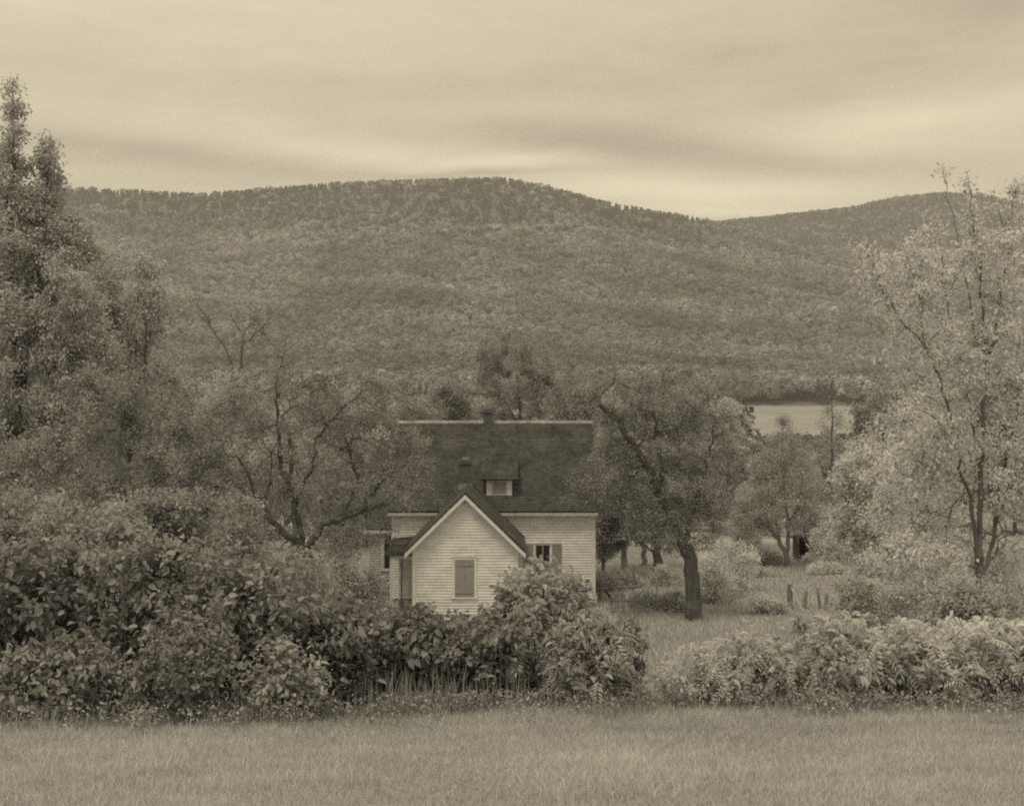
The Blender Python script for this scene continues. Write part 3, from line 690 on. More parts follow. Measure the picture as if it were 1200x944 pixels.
# apple to the right of the house
b = P(812, 721, 51); b[2] = gz(b[0], b[1])
tree('apple_tree', 'broad old apple tree with stout leaning trunk past the house corner', 'tree', b,
     [([b - [0, 0, .25], P(813, 690, 51), P(809, 660, 51), P(802, 638, 51)], .40, .27),
      ([P(802, 640, 51), P(786, 608, 51), P(772, 575, 51), P(757, 546, 50.6), P(742, 518, 50.4), P(722, 492, 50.2), P(703, 474, 50)], .22, .10),
      ([P(703, 474, 50), P(702, 462, 50), P(716, 455, 50), P(720, 436, 50), P(713, 405, 50)], .05, .007),
      ([P(772, 575, 51), P(776, 548, 51), P(768, 515, 51), P(772, 490, 51), P(760, 470, 51)], .13, .035), ([P(772, 505, 51), P(800, 502, 51)], .05, .02),
      ([P(765, 490, 51), P(752, 478, 51), P(754, 462, 51), P(740, 450, 50.8), P(728, 455, 50.8)], .05, .02),
      ([P(802, 640, 51), P(812, 600, 51.5), P(826, 560, 51.8), P(836, 500, 52)], .14, .03), ([P(802, 630, 51), P(778, 600, 50.5), P(750, 590, 50)], .08, .03)],
     [E(730, 470, 51, 45, 35), E(790, 470, 51, 55, 42), E(750, 520, 51, 55, 45), E(820, 520, 51.5, 42, 50), E(835, 570, 51.5, 32, 45), E(790, 580, 51, 65, 42), E(745, 580, 50.6, 42, 38), E(800, 625, 51, 48, 24), E(715, 550, 50.5, 28, 40), E(690, 570, 50.2, 24, 36, .7)],
     1300, 30000, .09, LA, M['bark'], 107, spread=.2, step=.28, tone0=.68, clumpvar=.3, wig=.2, rtip=.009, sparse=.15, clear=.3, clearz=4.9)
# small orchard trees behind the rail fence
for i, (px, d, tx, hpx, lab, sd) in enumerate([
        (729, 70, 11, 662, 'slim pale trunked orchard tree behind the leaning fence post', 111),
        (753, 74, 9, 665, 'thin orchard tree between the fence post and the dark leaning trunk', 112),
        (768, 64, 18, 640, 'dark bent orchard tree just behind the stout apple trunk', 113)]):
    b = base_at(px, d)
    r0 = tx / 2 * d / F * .75
    tree('orchard_tree', lab, 'tree', b, [([b - [0, 0, .2], P(px + 2, 660, d), P(px, 625, d)], r0, r0 * .6)] + ([([P(px, 648, d), P(px - 16, 635, d), P(px - 30, 622, d)], .06, .03)] if i == 2 else []),
         [E(px - 12, 612, d, 36, 26), E(px + 14, 600, d, 34, 30), E(px, 580, d, 34, 30)], 220, 9000, .12, LM, M['bark_pale'] if i < 2 else M['bark'], sd, spread=.22, tone0=.75, group='small orchard trees behind the rail fence')
# dark low tree at the house end
b = base_at(706, 66)
tree('orchard_tree', 'low dark tree touching the end of the white house', 'tree', b, [([b - [0, 0, .2], P(706, 650, 66), P(708, 620, 66)], .1, .06)],
     [E(712, 622, 66, 26, 30), E(725, 590, 66, 30, 30), E(708, 640, 66, 20, 14)], 240, 11000, .12, LM, M['bark'], 114, spread=.2, tone0=.6)
# tree behind the chimney
b = base_at(612, 84)
tree('maple_tree', 'round crowned tree rising above the pale ridge board behind the chimney', 'tree', b,
     [([b - [0, 0, .2], P(612, 560, 84), P(611, 500, 84), P(606, 440, 84)], .28, .08), ([P(612, 510, 84), P(598, 480, 84), P(580, 450, 84)], .1, .03), ([P(612, 505, 84), P(630, 475, 84), P(645, 450, 84)], .1, .03)],
     [E(575, 412, 84, 22, 24), E(605, 405, 84, 24, 20), E(630, 425, 84, 24, 28), E(595, 445, 84, 45, 32), E(570, 465, 84, 22, 28), E(640, 462, 84, 22, 28), E(606, 480, 84, 40, 20)],
     420, 9500, .15, LM, M['bark'], 115, spread=.26, tone0=.7, clumpvar=.35, sparse=.35)
for px, top, wd, d, tone, sd, lab in [
        (530, 440, 50, 88, .72, 121, 'low bushy tree showing above the pale ridge board beside the brick chimney'),
        (672, 440, 56, 90, .74, 122, 'ragged tree above the end of the pale ridge board'),
        (480, 455, 60, 96, .9, 123, 'pale round tree showing between the apple crown and the roof'),
        (430, 450, 60, 92, .9, 124, 'pale tree behind the upper boughs of the gnarled apple')]:
    b = base_at(px, d); bh = 520
    tree('broadleaf_tree', lab, 'tree', b, [([b - [0, 0, .2], P(px, 560, d), P(px, top + 40, d)], .16, .05)],
         [E(px - wd * .25, top + 25, d, wd * .3, 22), E(px + wd * .22, top + 32, d, wd * .32, 26), E(px, top + 55, d, wd * .5, 30), E(px, top + 85, d, wd * .5, 34)],
         300, 9500, .17, LM, M['bark'], sd, spread=.28, tone0=tone, clumpvar=.3)
# tree in front of the lake, two stems
b = P(924, 665, 73); b[2] = gz(b[0], b[1])
tree('willow_tree', 'airy forked tree standing before the lake with a leaning grey stem', 'tree', b,
     [([b - [0, 0, .2], P(920, 650, 73), P(914, 634, 73), P(898, 616, 73), P(882, 600, 73)], .19, .06),
      ([P(922, 652, 73), P(924, 620, 73), P(918, 560, 73), P(917, 490, 73)], .12, .02), ([P(914, 634, 73), P(905, 590, 73), P(896, 540, 73)], .08, .02), ([P(924, 620, 73), P(938, 580, 73), P(945, 520, 73)], .08, .02)],
     [E(918, 520, 73, 14, 36), E(896, 560, 73, 24, 34), E(935, 555, 73, 22, 38), E(915, 595, 73, 52, 30), E(880, 600, 73, 30, 34), E(948, 610, 73, 26, 26)],
     520, 12000, .12, LM, M['bark_pale'], 131, spread=.25, tone0=.85, clumpvar=.25, sparse=.25, up=.3)
b = base_at(976, 78)
tree('bare_topped_tree', 'thin upright tree with bare twiggy leader crossing the lake', 'tree', b,
     [([b - [0, 0, .2], P(976, 600, 78), P(975, 540, 78), P(975, 480, 78), P(975, 445, 78)], .14, .025), ([P(976, 575, 78), P(962, 545, 78), P(952, 520, 78)], .05, .015), ([P(976, 575, 78), P(992, 548, 78), P(1002, 520, 78)], .05, .015)],
     [E(975, 500, 78, 16, 30), E(970, 560, 78, 32, 34), E(985, 600, 78, 42, 34)],
     300, 5500, .13, LP, M['bark'], 132, spread=.25, tone0=.62, sparse=.25, up=.35)
for px, d, top, wd, tone, sd, lab in [
        (950, 84, 528, 34, 1.1, 135, 'pale young tree standing between the forked tree and the bare leader'), (1000, 82, 512, 40, 1.2, 136, 'pale young tree beside the bare leader toward the drooping maple bough'),
        (872, 86, 560, 36, 1.0, 137, 'young tree between the stout apple and the forked tree'), (980, 70, 585, 60, 1.15, 138, 'spreading light tree at the field edge behind the hand pump')]:
    b = base_at(px, d)
    tree('young_tree', lab, 'tree', b, [([b - [0, 0, .2], P(px, 640, d), P(px + 2, top + 30, d)], .08, .02)],
         [E(px, top + 22, d, wd * .25, 24), E(px - wd * .15, top + 55, d, wd * .45, 32), E(px + wd * .15, top + 80, d, wd * .5, 34)],
         260, 6000, .12, LM, M['bark_pale'], sd, spread=.2, tone0=tone, sparse=.2, up=.25)
for px, top, bot, wd, d, tone, sd, lab in [
        (848, 668, 700, 60, 58, 1.25, 181, 'loose pale brush in the field beyond the stout apple trunk'), (900, 664, 684, 70, 66, 1.1, 182, 'low pale brush below the forked tree in the field'),
        (985, 655, 685, 70, 67, 1.3, 183, 'loose pale brush beyond the hand pump below the spreading tree'), (1010, 690, 716, 60, 50, 1.3, 184, 'pale brush past the thin grey fence post'),
        (712, 668, 700, 34, 60, .9, 148, 'tangled weeds behind the rail fence next to the house'), (745, 672, 702, 40, 61, .95, 149, 'tangled weeds behind the rail fence below the slim orchard trees'),
        (782, 660, 700, 34, 62, 1.05, 153, 'tangled bush between the two dark leaning trunks'), (898, 696, 716, 40, 53, 1.2, 154, 'pale weedy bush beside the braced fence post')]:
    b = base_at(px, d)
    tree('wild_bush', lab, 'bush', b, [([b - [0, 0, .1], b + [0, 0, .4]], .03, .015)],
         [E(px - wd * .25, (top + bot) / 2, d, wd * .3, (bot - top) / 2), E(px + wd * .2, (top + bot) / 2 + 5, d, wd * .35, (bot - top) / 2 * .8)],
         120, 2600, .09, LM, M['stem'], sd, spread=.16, tone0=tone, crown='foliage', trunk='stem')
# undergrowth trees at orchard edge
for px, top, bot, wd, d, tone, sd, lab, cat in [
        (862, 625, 690, 50, 60, 1.35, 141, 'grey green bush beside the stout apple trunk', 'bush'),
        (835, 640, 700, 36, 56, 1.4, 142, 'small light bush half hidden by the stout apple trunk', 'bush'),
        (890, 640, 668, 60, 74, 1.1, 143, 'dark thicket bush at the far edge of the orchard field', 'bush'),
        (958, 645, 672, 36, 75.5, 1.5, 147, 'light leafed bush half hiding the dark shed opening', 'bush'),
        (1040, 640, 690, 70, 66, 1.1, 144, 'pale bush under the hanging boughs beyond the hand pump', 'bush'),
        (757, 692, 716, 46, 55, 1.1, 145, 'weedy bush grown into the end of the rail fence', 'bush'),
        (790, 690, 718, 30, 53.6, 1.2, 146, 'weedy bush at the foot of the stout apple trunk', 'bush')]:
    b = base_at(px, d); kx = d / F
    tree('wild_bush', lab, cat, b, [([b - [0, 0, .1], b + [0, 0, .5]], .04, .02)],
         [E(px - wd * .2, (top + bot) / 2 + 4, d, wd * .32, (bot - top) / 2), E(px + wd * .2, (top + bot) / 2, d, wd * .32, (bot - top) / 2 * .9), E(px, bot - 10, d, wd * .5, 14)],
         170, 6000, .09, LM, M['stem'], sd, spread=.16, tone0=tone, crown='foliage', trunk='stem')
# leafy understory between the hedge and the left-hand trees
for px, top, wd, d, tone, sd, lab, lm in [
        (10, 560, 130, 24, .75, 161, 'dense understory bush between the hedge and the tall poplar', LM), (105, 575, 110, 23, .6, 162, 'pale leaved understory bush below the windblown tree', LP),
        (190, 565, 110, 24.5, .8, 163, 'understory bush filling the space under the dark topped tree', LM), (262, 600, 90, 26, .6, 164, 'pale understory bush left of the twisted black apple limb', LP),
        (322, 628, 104, 30, .8, 165, 'bush around the foot of the gnarled apple trunk', LM), (412, 650, 72, 33, .8, 166, 'small bush between the gnarled apple and the porch', LM)]:
    b = base_at(px, d)
    tree('wild_bush', lab.replace('left of', 'under the tip of'), 'bush', b, [([b - [0, 0, .1], b + [0, 0, .5], b + [.1, 0, 1.3]], .05, .02)],
         [E(px - wd * .25, top + 45, d, wd * .35, 42), E(px + wd * .25, top + 50, d, wd * .35, 42), E(px, top + 85, d, wd * .55, 45)],
         260, 7500, .085, lm, M['stem'], sd, spread=.15, tone0=tone, clumpvar=.35, crown='foliage', trunk='stem')
# pale trees by the maple
b = base_at(1040, 42)
tree('maple_tree', 'full pale tree behind the bare drooping bough', 'tree', b,
     [([b - [0, 0, .2], P(1042, 640, 42), P(1040, 560, 42), P(1035, 500, 42)], .17, .06)],
     [E(1050, 520, 42, 45, 40), E(1015, 560, 42, 42, 40), E(1075, 560, 42, 60, 60), E(1030, 620, 42, 55, 45), E(1100, 630, 42, 65, 50), E(1000, 600, 42, 26, 36), E(1090, 490, 42, 45, 45)],
     700, 23000, .12, LP, M['bark'], 151, spread=.22, tone0=.95, clumpvar=.3, droop=.4)
b = base_at(1150, 25)
MD = 25
tree('maple_tree', 'pale leaved maple with several dark upright stems and open airy top', 'tree', b,
     [([b - [0, 0, .2], P(1150, 700, MD), P(1148, 660, MD), P(1146, 640, MD)], .095, .085),
      ([P(1148, 660, MD), P(1149, 560, MD), P(1152, 480, MD), P(1156, 430, MD), P(1150, 360, MD), P(1147, 300, MD), P(1135, 250, MD)], .062, .010),
      ([P(1154, 440, MD), P(1166, 395, MD), P(1172, 340, MD), P(1185, 290, MD)], .045, .01),
      ([P(1146, 650, MD), P(1136, 590, 24.8), P(1124, 540, 24.6), P(1120, 510, 24.6), P(1100, 440, 24.4), P(1080, 400, 24.4), P(1055, 375, 24.3), P(1035, 340, 24.2), P(1015, 290, 24.2)], .042, .007),
      ([P(1100, 440, 24.4), P(1082, 400, 24.6), P(1078, 350, 24.6), P(1060, 290, 24.6)], .02, .007),
      ([P(1122, 530, 24.6), P(1106, 500, 24), P(1082, 482, 23.8), P(1066, 462, 23.6)], .022, .008),
      ([P(1148, 560, MD), P(1142, 500, 25.2), P(1130, 450, 25.3), P(1118, 420, 25.4), P(1112, 370, 25.4), P(1103, 300, 25.4)], .03, .008),
      ([P(1152, 670, MD), P(1162, 640, 25.3), P(1170, 580, 25.5), P(1180, 530, 25.6), P(1192, 480, 25.6), P(1204, 420, 25.6), P(1212, 340, 25.6), P(1216, 260, 25.6)], .045, .008),
      ([P(1165, 620, 25.3), P(1176, 590, 24.9), P(1190, 560, 24.6), P(1196, 530, 24.5)], .025, .01),
      ([P(1147, 668, MD), P(1125, 655, 24.4), P(1112, 648, 24), P(1092, 642, 23.6), P(1070, 648, 23.3), P(1048, 654, 23)], .025, .012),
      ([P(1150, 440, MD), P(1132, 330, MD), P(1112, 235, MD), P(1104, 195, MD)], .018, .005), ([P(1147, 330, MD), P(1140, 250, MD), P(1134, 205, MD)], .014, .005),
      ([P(1185, 300, MD), P(1170, 250, MD), P(1160, 222, MD)], .012, .004), ([P(1210, 380, 25.6), P(1194, 260, 25.6), P(1192, 215, 25.6)], .014, .004)],
     [E(1104, 215, MD, 6, 22, .15), E(1134, 222, MD, 6, 20, .15), E(1162, 240, MD, 8, 18, .2), E(1195, 230, MD, 12, 22, .4), E(1018, 310, 24.2, 16, 34, .4), E(1120, 300, MD, 62, 55, .9), E(1060, 340, 24.5, 42, 50, .8), E(1180, 310, MD, 45, 60, .9),
      E(1100, 420, MD, 72, 60, 1.2), E(1180, 420, MD, 50, 70, 1.2), E(1090, 520, MD, 75, 50, 1.3), E(1185, 540, MD, 50, 70, 1.3), E(1080, 600, 25.8, 80, 42, .8), E(1170, 640, 26.2, 65, 50, .7), E(1070, 655, 24, 70, 32, .9), E(1240, 500, MD, 50, 140, 1.2), E(1130, 640, 26.2, 80, 40, .7), E(1190, 680, 26.2, 50, 30, .7), E(1060, 560, 24.5, 50, 50, 1.)],
     1500, 29000, .08, LP, M['bark_soft'], 152, spread=.12, step=.2, tone0=1., clumpvar=.1, droop=.7, rtip=.0035, up=.3, shell=.2, sparse=.3, clear=.2)
for px, top, wd, d, tone, sd, lab in [
        (1020, 664, 80, 36, .78, 171, 'pale bush filling the ground under the full pale tree'), (1090, 655, 100, 31, .82, 172, 'bright bush low down between the full pale tree and the maple trunks'),
        (1185, 655, 90, 30, .82, 173, 'bright bush behind the foot of the maple trunks'), (1140, 672, 80, 22.5, .75, 174, 'light bush growing round the maple base')]:
    b = base_at(px, d)
    tree('wild_bush', lab, 'bush', b, [([b - [0, 0, .1], b + [0, 0, .4], b + [.1, 0, .9]], .04, .02)],
         [E(px - wd * .28, top + 30, d, wd * .35, 28), E(px + wd * .28, top + 34, d, wd * .35, 28), E(px, top + 55, d, wd * .6, 36)],
         240, 6500, .08, LP, M['stem'], sd, spread=.15, tone0=tone, clumpvar=.3, droop=.5, crown='foliage', trunk='stem')
# far bank of mid-distance trees hiding most of the lake
spots = [(-40, 118, 400), (40, 125, 405), (110, 112, 410), (395, 120, 462), (450, 128, 468), (505, 130, 462), (560, 126, 458), (655, 124, 455), (705, 118, 452), (748, 132, 448),
         (800, 124, 450), (848, 128, 462), (1030, 110, 455), (1075, 105, 440), (1130, 108, 430), (1190, 106, 432)]
labs = ['hazy shore tree behind the outermost edge of the tall poplar', 'hazy shore tree behind the middle of the tall poplar', 'hazy shore tree seen through the gap beside the poplar',
        'pale shore tree behind the middle of the gnarled apple crown', 'pale shore tree over the tips of the gnarled apple crown', 'pale shore tree over the house end near the gnarled apple',
        'pale shore tree low over the ridge beside the brick chimney', 'pale shore tree beside the round crowned tree over the roof', 'pale shore tree behind the crooked limb of the broad apple',
        'pale shore tree behind the top of the broad apple crown', 'tall shore tree behind the middle of the broad apple crown', 'shore tree ending the lake gap next to the broad apple',
        'pale shore tree closing the lake gap beside the open maple', 'pale shore tree behind the long bough of the open maple', 'pale shore tree behind the main stems of the open maple', 'pale shore tree behind the outer stem of the open maple']
for i, ((px, d, top), lab) in enumerate(zip(spots, labs)):
    b = base_at(px, d); rg = np.random.default_rng(300 + i); wd = rg.uniform(48, 62)
    cy = np.linspace(top + 18, 520, 4)
    tree('shore_tree', lab, 'tree', b, [([b - [0, 0, .2], P(px, 540, d), P(px + rg.uniform(-6, 6), top + 30, d)], .18, .05)],
         [E(px + rg.uniform(-.2, .2) * wd, q, d, wd * (.28 + .1 * k), 20 + 3 * k) for k, q in enumerate(cy)],
         230, 6500, .24, LM, M['bark'], 310 + i, spread=.4, tone0=rg.uniform(.75, 1.1), clumpvar=.3, group='hazy trees standing on the lake shore', step=.5, rtip=.012)

# ================================================================== HOUSE
YM = 54.7; XL, XR = -5.30, 3.66; ZE = 4.38; YR = 58.9; ZR = 7.92; YB = 63.1
SL = (ZR - ZE) / (YR - YM)
EX0, EX1 = -4.0, .22; EY = 50.0; EPX = -1.9; EZP = 5.36; EZE = 3.30
house = empty('farmhouse', (-.8, 57, 0), 'white clapboard farmhouse with dark shingled roof and small front gable', 'house')
hz = gz(-1, 55)

def clap(mb, y, x0f, x1f, z0, z1, openings=(), h=.12, t=.03, facing=-1):
    """lapped boards on a wall facing -y; x limits are functions of z; openings (x0,x1,z0,z1)"""
    n = int(round((z1 - z0) / h)); h = (z1 - z0) / n
    for i in range(n):
        a, b_ = z0 + i * h, z0 + (i + 1) * h
        zs = sorted({a, b_} | {q for o in openings for q in (o[2], o[3]) if a < q < b_})
        for za, zb in zip(zs[:-1], zs[1:]):
            zm = (za + zb) / 2; cuts = [(None, None)]
            segs = [('L', 'R')]; spans = []
            xs = sorted([(o[0], o[1]) for o in openings if o[2] <= zm <= o[3]])
            cur = None
            for (p, q) in xs: spans.append((cur, p)); cur = q
            spans.append((cur, None))
            yo0 = y + facing * t * (1 - (za - a) / h); yo1 = y + facing * t * (1 - (zb - a) / h)
            for p, q in spans:
                l0 = x0f(za) if p is None else p; l1 = x0f(zb) if p is None else p
                r0 = x1f(za) if q is None else q; r1 = x1f(zb) if q is None else q
                mb.poly([(l0, yo0, za), (r0, yo0, za), (r1, yo1, zb), (l1, yo1, zb)])
                if za == a: mb.poly([(l0, y, za), (r0, y, za), (r0, yo0, za), (l0, yo0, za)])
def clap_x(mb, x, y0, y1f, z0, z1, sgn, h=.12, t=.03):
    """lapped boards on a wall facing +-x"""
    n = int(round((z1 - z0) / h)); h = (z1 - z0) / n
    for i in range(n):
        a, b_ = z0 + i * h, z0 + (i + 1) * h
        ya, yb = (y0(a), y1f(a)), (y0(b_), y1f(b_))
        pts = [(x + sgn * t, ya[0], a), (x + sgn * t, ya[1], a), (x, yb[1], b_), (x, yb[0], b_)]
        mb.poly(pts if sgn > 0 else pts[::-1]); mb.poly([(x, ya[0], a), (x + sgn * t, ya[0], a), (x + sgn * t, ya[1], a), (x, ya[1], a)])
C = lambda v: (lambda z: v)
WX0, WX1, WZ0, WZ1 = 1.02, 1.70, 1.05, 2.72           # kitchen window opening
SX0, SX1, SZ0, SZ1 = -2.31, -1.53, 1.22, 2.74         # shuttered window in the ell (y=50)
DX0, DX1, DZ0, DZ1 = -4.88, -4.08, .32, 2.42          # porch door in the main wall
m = MB()
clap(m, YM, C(XL), C(XR), .35, ZE - .02, [(WX0, WX1, WZ0, WZ1), (EX0 + .1, EX1 - .1, 0, 3.2), (DX0, DX1, DZ0, DZ1)])
gl = lambda z: YM if z < ZE else YM + (z - ZE) / SL
gr = lambda z: YB if z < ZE else YB - (z - ZE) / SL
clap_x(m, XR, gl, gr, .35, ZR - .1, 1); clap_x(m, XL, gl, gr, .35, ZR - .1, -1)
m.poly([(XL, YB, .35), (XR, YB, .35), (XR, YB, ZE), (XL, YB, ZE)])
m.build('main_wall', M['wpaint'], house)
m = MB(); m.box(XL + .03, XR - .03, YM + .05, YB - .05, -1.0, .345); m.box(EX0 + .03, EX1 - .03, EY + .05, YM + .04, -1.0, .30); m.build('foundation', M['stone'], house)
# ell walls
ec = (EX0 + EX1) / 2; es = (EZP - EZE) / ((EX1 - EX0) / 2 + .0)
m = MB()
lx = lambda z: EX0 if z < EZE else EX0 + (z - EZE) / es
rx_ = lambda z: EX1 if z < EZE else EX1 - (z - EZE) / es
clap(m, EY, lx, rx_, .3, EZP - .05, [(SX0, SX1, SZ0, SZ1)])
clap_x(m, EX1, C(EY), C(YM), .3, EZE, 1); clap_x(m, EX0, C(EY), C(YM), .3, EZE, -1)
m.build('front_wall', M['wpaint'], house)
for x, sg in ((XL, -1), (XR, 1)):
    m = MB(); m.prism([(x + sg * .035, YM - .035, .3), (x + sg * .035, YM + .10, .3), (x, YM + .10, .3), (x, YM, .3), (x - sg * .12, YM, .3), (x - sg * .12, YM - .035, .3)], (0, 0, ZE - .33))
    m.build('corner_board', M['trim'], house)
for x, sg in ((EX0, -1), (EX1, 1)):
    m = MB(); m.prism([(x + sg * .035, EY - .035, .25), (x + sg * .035, EY + .10, .25), (x, EY + .10, .25), (x, EY, .25), (x - sg * .10, EY, .25), (x - sg * .10, EY - .035, .25)], (0, 0, EZE - .27))
    m.build('corner_board', M['trim'], house)
m = MB(); m.box(XL + .13, XR - .13, YM - .03, YM, ZE - .17, ZE - .03); m.build('frieze_board', M['trim'], house)

def roof_slab(mb, p00, p10, p11, p01, thick=.08, h=.14, lip=.014):
    """shingled roof plane: p00-p10 eave, p01-p11 ridge; courses stepped; thickness below"""
    p00, p10, p11, p01 = [np.array(p, float) for p in (p00, p10, p11, p01)]
    L = np.linalg.norm(p01 - p00); n = max(1, int(L / h)); nrm = np.cross(p10 - p00, p01 - p00); nrm /= np.linalg.norm(nrm)
    if nrm[2] < 0: nrm = -nrm
    for i in range(n):
        a, b_ = i / n, (i + 1) / n
        l0 = p00 + (p01 - p00) * a; l1 = p00 + (p01 - p00) * b_; r0 = p10 + (p11 - p10) * a; r1 = p10 + (p11 - p10) * b_
        mb.poly([l0 + nrm * lip, r0 + nrm * lip, r1 + nrm * .001, l1 + nrm * .001])
        mb.poly([l0 + nrm * (.001 if i else -thick), r0 + nrm * (.001 if i else -thick), r0 + nrm * lip, l0 + nrm * lip])
    mb.poly([p00 - nrm * thick, p01 - nrm * thick, p11 - nrm * thick, p10 - nrm * thick])
    mb.poly([p00 - nrm * thick, p00 + nrm * lip, p01, p01 - nrm * thick]); mb.poly([p10 - nrm * thick, p11 - nrm * thick, p11, p10 + nrm * lip])
    mb.poly([p01 - nrm * thick, p01, p11, p11 - nrm * thick])
OX = .14
m = MB(); eo = .3
roof_slab(m, (XL - OX, YM - eo, ZE - eo * SL + .1), (XR + OX, YM - eo, ZE - eo * SL + .1), (XR + OX, YR, ZR + .1), (XL - OX, YR, ZR + .1), h=.15)
roof_slab(m, (XR + OX, YB + eo, ZE - eo * SL + .1), (XL - OX, YB + eo, ZE - eo * SL + .1), (XL - OX, YR + .001, ZR + .1), (XR + OX, YR + .001, ZR + .1), h=.3)
mroof = m.build('main_roof', M['shingle'], house)
m = MB(); m.prism([(XL - OX - .02, YR - .13, ZR + .03), (XL - OX - .02, YR, ZR + .15), (XL - OX - .02, YR + .13, ZR + .03), (XL - OX - .02, YR + .13, ZR - .0), (XL - OX - .02, YR, ZR + .12), (XL - OX - .02, YR - .13, ZR + .0)], (XR - XL + 2 * OX + .04, 0, 0))
m.build('ridge_board', M['ridge'], mroof)
# eave fascia and rake boards of the main roof
m = MB(); zf = ZE - eo * SL + .02
m.box(XL - OX, XR + OX, YM - eo - .0, YM - eo + .03, zf - .13, zf + .0)
for x in (XL - OX - .002, XR + OX - .028):
    m.prism([(x, YM - eo + .04, zf - .02), (x, YR, ZR - .02), (x, YR, ZR - .16), (x, YM - eo + .04, zf - .15)], (.03, 0, 0))
    m.prism([(x, YB + eo, zf - .02), (x, YR + .001, ZR - .02), (x, YR + .001, ZR - .16), (x, YB + eo, zf - .15)], (.03, 0, 0))
m.build('eave_board', M['trim_dull'], mroof)
# ell roof: two slopes running back into the main roof
m = MB(); ov = .33; fo = .28
def main_y(z): return YM + max(0, (z - ZE)) / SL
yr = YM + (EZP + .1 - ZE - .1) / SL + .1
zl = EZE + .1 - ov * es
roof_slab(m, (EX0 - ov, YM + .1, zl), (EX0 - ov, EY - fo, zl), (ec, EY - fo, EZP + .1), (ec, yr, EZP + .1))
roof_slab(m, (EX1 + ov, EY - fo, zl), (EX1 + ov, YM + .1, zl), (ec, yr, EZP + .1), (ec, EY - fo, EZP + .1))
eroof = m.build('gable_roof', M['shingle_side'], house)
m = MB()
for s, xe in ((-1, EX0 - ov), (1, EX1 + ov)):
    y0 = EY - fo - .025
    m.prism([(xe, y0, zl - .075), (ec, y0, EZP + .02), (ec, y0, EZP - .16), (xe, y0, zl - .25)], (0, .03, 0))
    m.prism([(xe, EY - .05, zl - .22), (ec, EY - .05, EZP - .14), (ec, EY - .05, EZP - .22), (xe, EY - .05, zl - .30)], (0, .03, 0))
    m.box(min(xe, xe - s * .03), max(xe, xe - s * .03), EY - fo + .006, YM - .05, zl - .2, zl - .08)
m.build('rake_board', M['trim'], eroof)

def window(parent, x0, x1, y, z0, z1, rows=2, cols=2, casing=.1, cm='trim', cap=True, mull=.022, name='window'):
    """double hung window in a wall facing -y: casing frame, dark pane with sashes"""
    m = MB()
    m.box(x0 - casing, x0, y - .045, y + .02, z0 - .0, z1 + .0); m.box(x1, x1 + casing, y - .045, y + .02, z0, z1)
    m.box(x0 - casing - .02, x1 + casing + .02, y - .05, y + .02, z1, z1 + casing)
    m.box(x0 - casing - .04, x1 + casing + .04, y - .08, y + .02, z0 - .06, z0)
    if cap: m.prism([(x0 - casing - .05, y - .075, z1 + casing), (x1 + casing + .05, y - .075, z1 + casing), ((x0 + x1) / 2, y - .075, z1 + casing + .07)], (0, .07, 0))
    fr = m.build(name, M[cm], parent)
    m = MB(); zm = (z0 + z1) / 2; t = .04
    m.box(x0, x0 + t, y - .01, y + .03, z0, z1); m.box(x1 - t, x1, y - .01, y + .03, z0, z1)
    m.box(x0 + t, x1 - t, y - .01, y + .03, z0, z0 + t * 1.4); m.box(x0 + t, x1 - t, y - .01, y + .03, z1 - t, z1)
    if rows > 1: m.box(x0 + t, x1 - t, y - .012, y + .03, zm - .02, zm + .02)
    for c in range(1, cols):
        xc = x0 + (x1 - x0) * c / cols; m.box(xc - mull / 2, xc + mull / 2, y - .008, y + .03, z0 + t * 1.4, zm - .02 if rows > 1 else z1 - t)
        if rows > 1: m.box(xc - mull / 2, xc + mull / 2, y - .008, y + .03, zm + .02, z1 - t)
    m.build('sash', M[cm], fr)
    m = MB(); m.box(x0 + .01, x1 - .01, y + .012, y + .02, z0 + .01, z1 - .01); m.build('pane', M['glass'], fr)
    return fr
w1 = window(house, WX0, WX1, YM, WZ0, WZ1, cols=2, casing=.07)
def shutter(parent, x0, x1, y, z0, z1, label=None, slats=True, panel=False):
    m = MB(); st = .055
    m.box(x0, x0 + st, y - .03, y, z0, z1); m.box(x1 - st, x1, y - .03, y, z0, z1)
    for za, zb in ((z0, z0 + .09), (z1 - .07, z1), ((z0 + z1) / 2 - .03, (z0 + z1) / 2 + .03)): m.box(x0 + st, x1 - st, y - .03, y, za, zb)
    m.box(x0 + st, x1 - st, y - .006, y, z0 + .09, z1 - .07)
    for (za, zb) in ((z0 + .09, (z0 + z1) / 2 - .03), ((z0 + z1) / 2 + .03, z1 - .07)):
        n = int((zb - za) / .045)
        for i in range(n):
            q = za + (i + .1) * (zb - za) / n; h = (zb - za) / n * .75
            m.poly([(x0 + st, y - .026, q), (x1 - st, y - .026, q), (x1 - st, y - .010, q + h), (x0 + st, y - .010, q + h)])
            m.poly([(x0 + st, y - .006, q), (x1 - st, y - .006, q), (x1 - st, y - .026, q), (x0 + st, y - .026, q)])
    o = m.build('shutter', M['shutter'], parent)
    if label: o['label'] = label
    return o
shutter(w1, WX1 + .075, WX1 + .50, YM - .02, WZ0 - .02, WZ1 + .02)
shutter(w1, WX0 - .50, WX0 - .075, YM - .02, WZ0 - .02, WZ1 + .02)
w2 = window(house, SX0, SX1, EY, SZ0, SZ1, casing=.11)
m = MB()
for i, (a, b_) in enumerate(((SX0 + .005, (SX0 + SX1) / 2 - .004), ((SX0 + SX1) / 2 + .004, SX1 - .005))):
    m.box(a, b_, EY - .055, EY - .03, SZ0 + .005, SZ1 - .005)
for za in (SZ0 + .15, SZ1 - .25): m.box(SX0 + .02, SX1 - .02, EY - .072, EY - .056, za, za + .09)
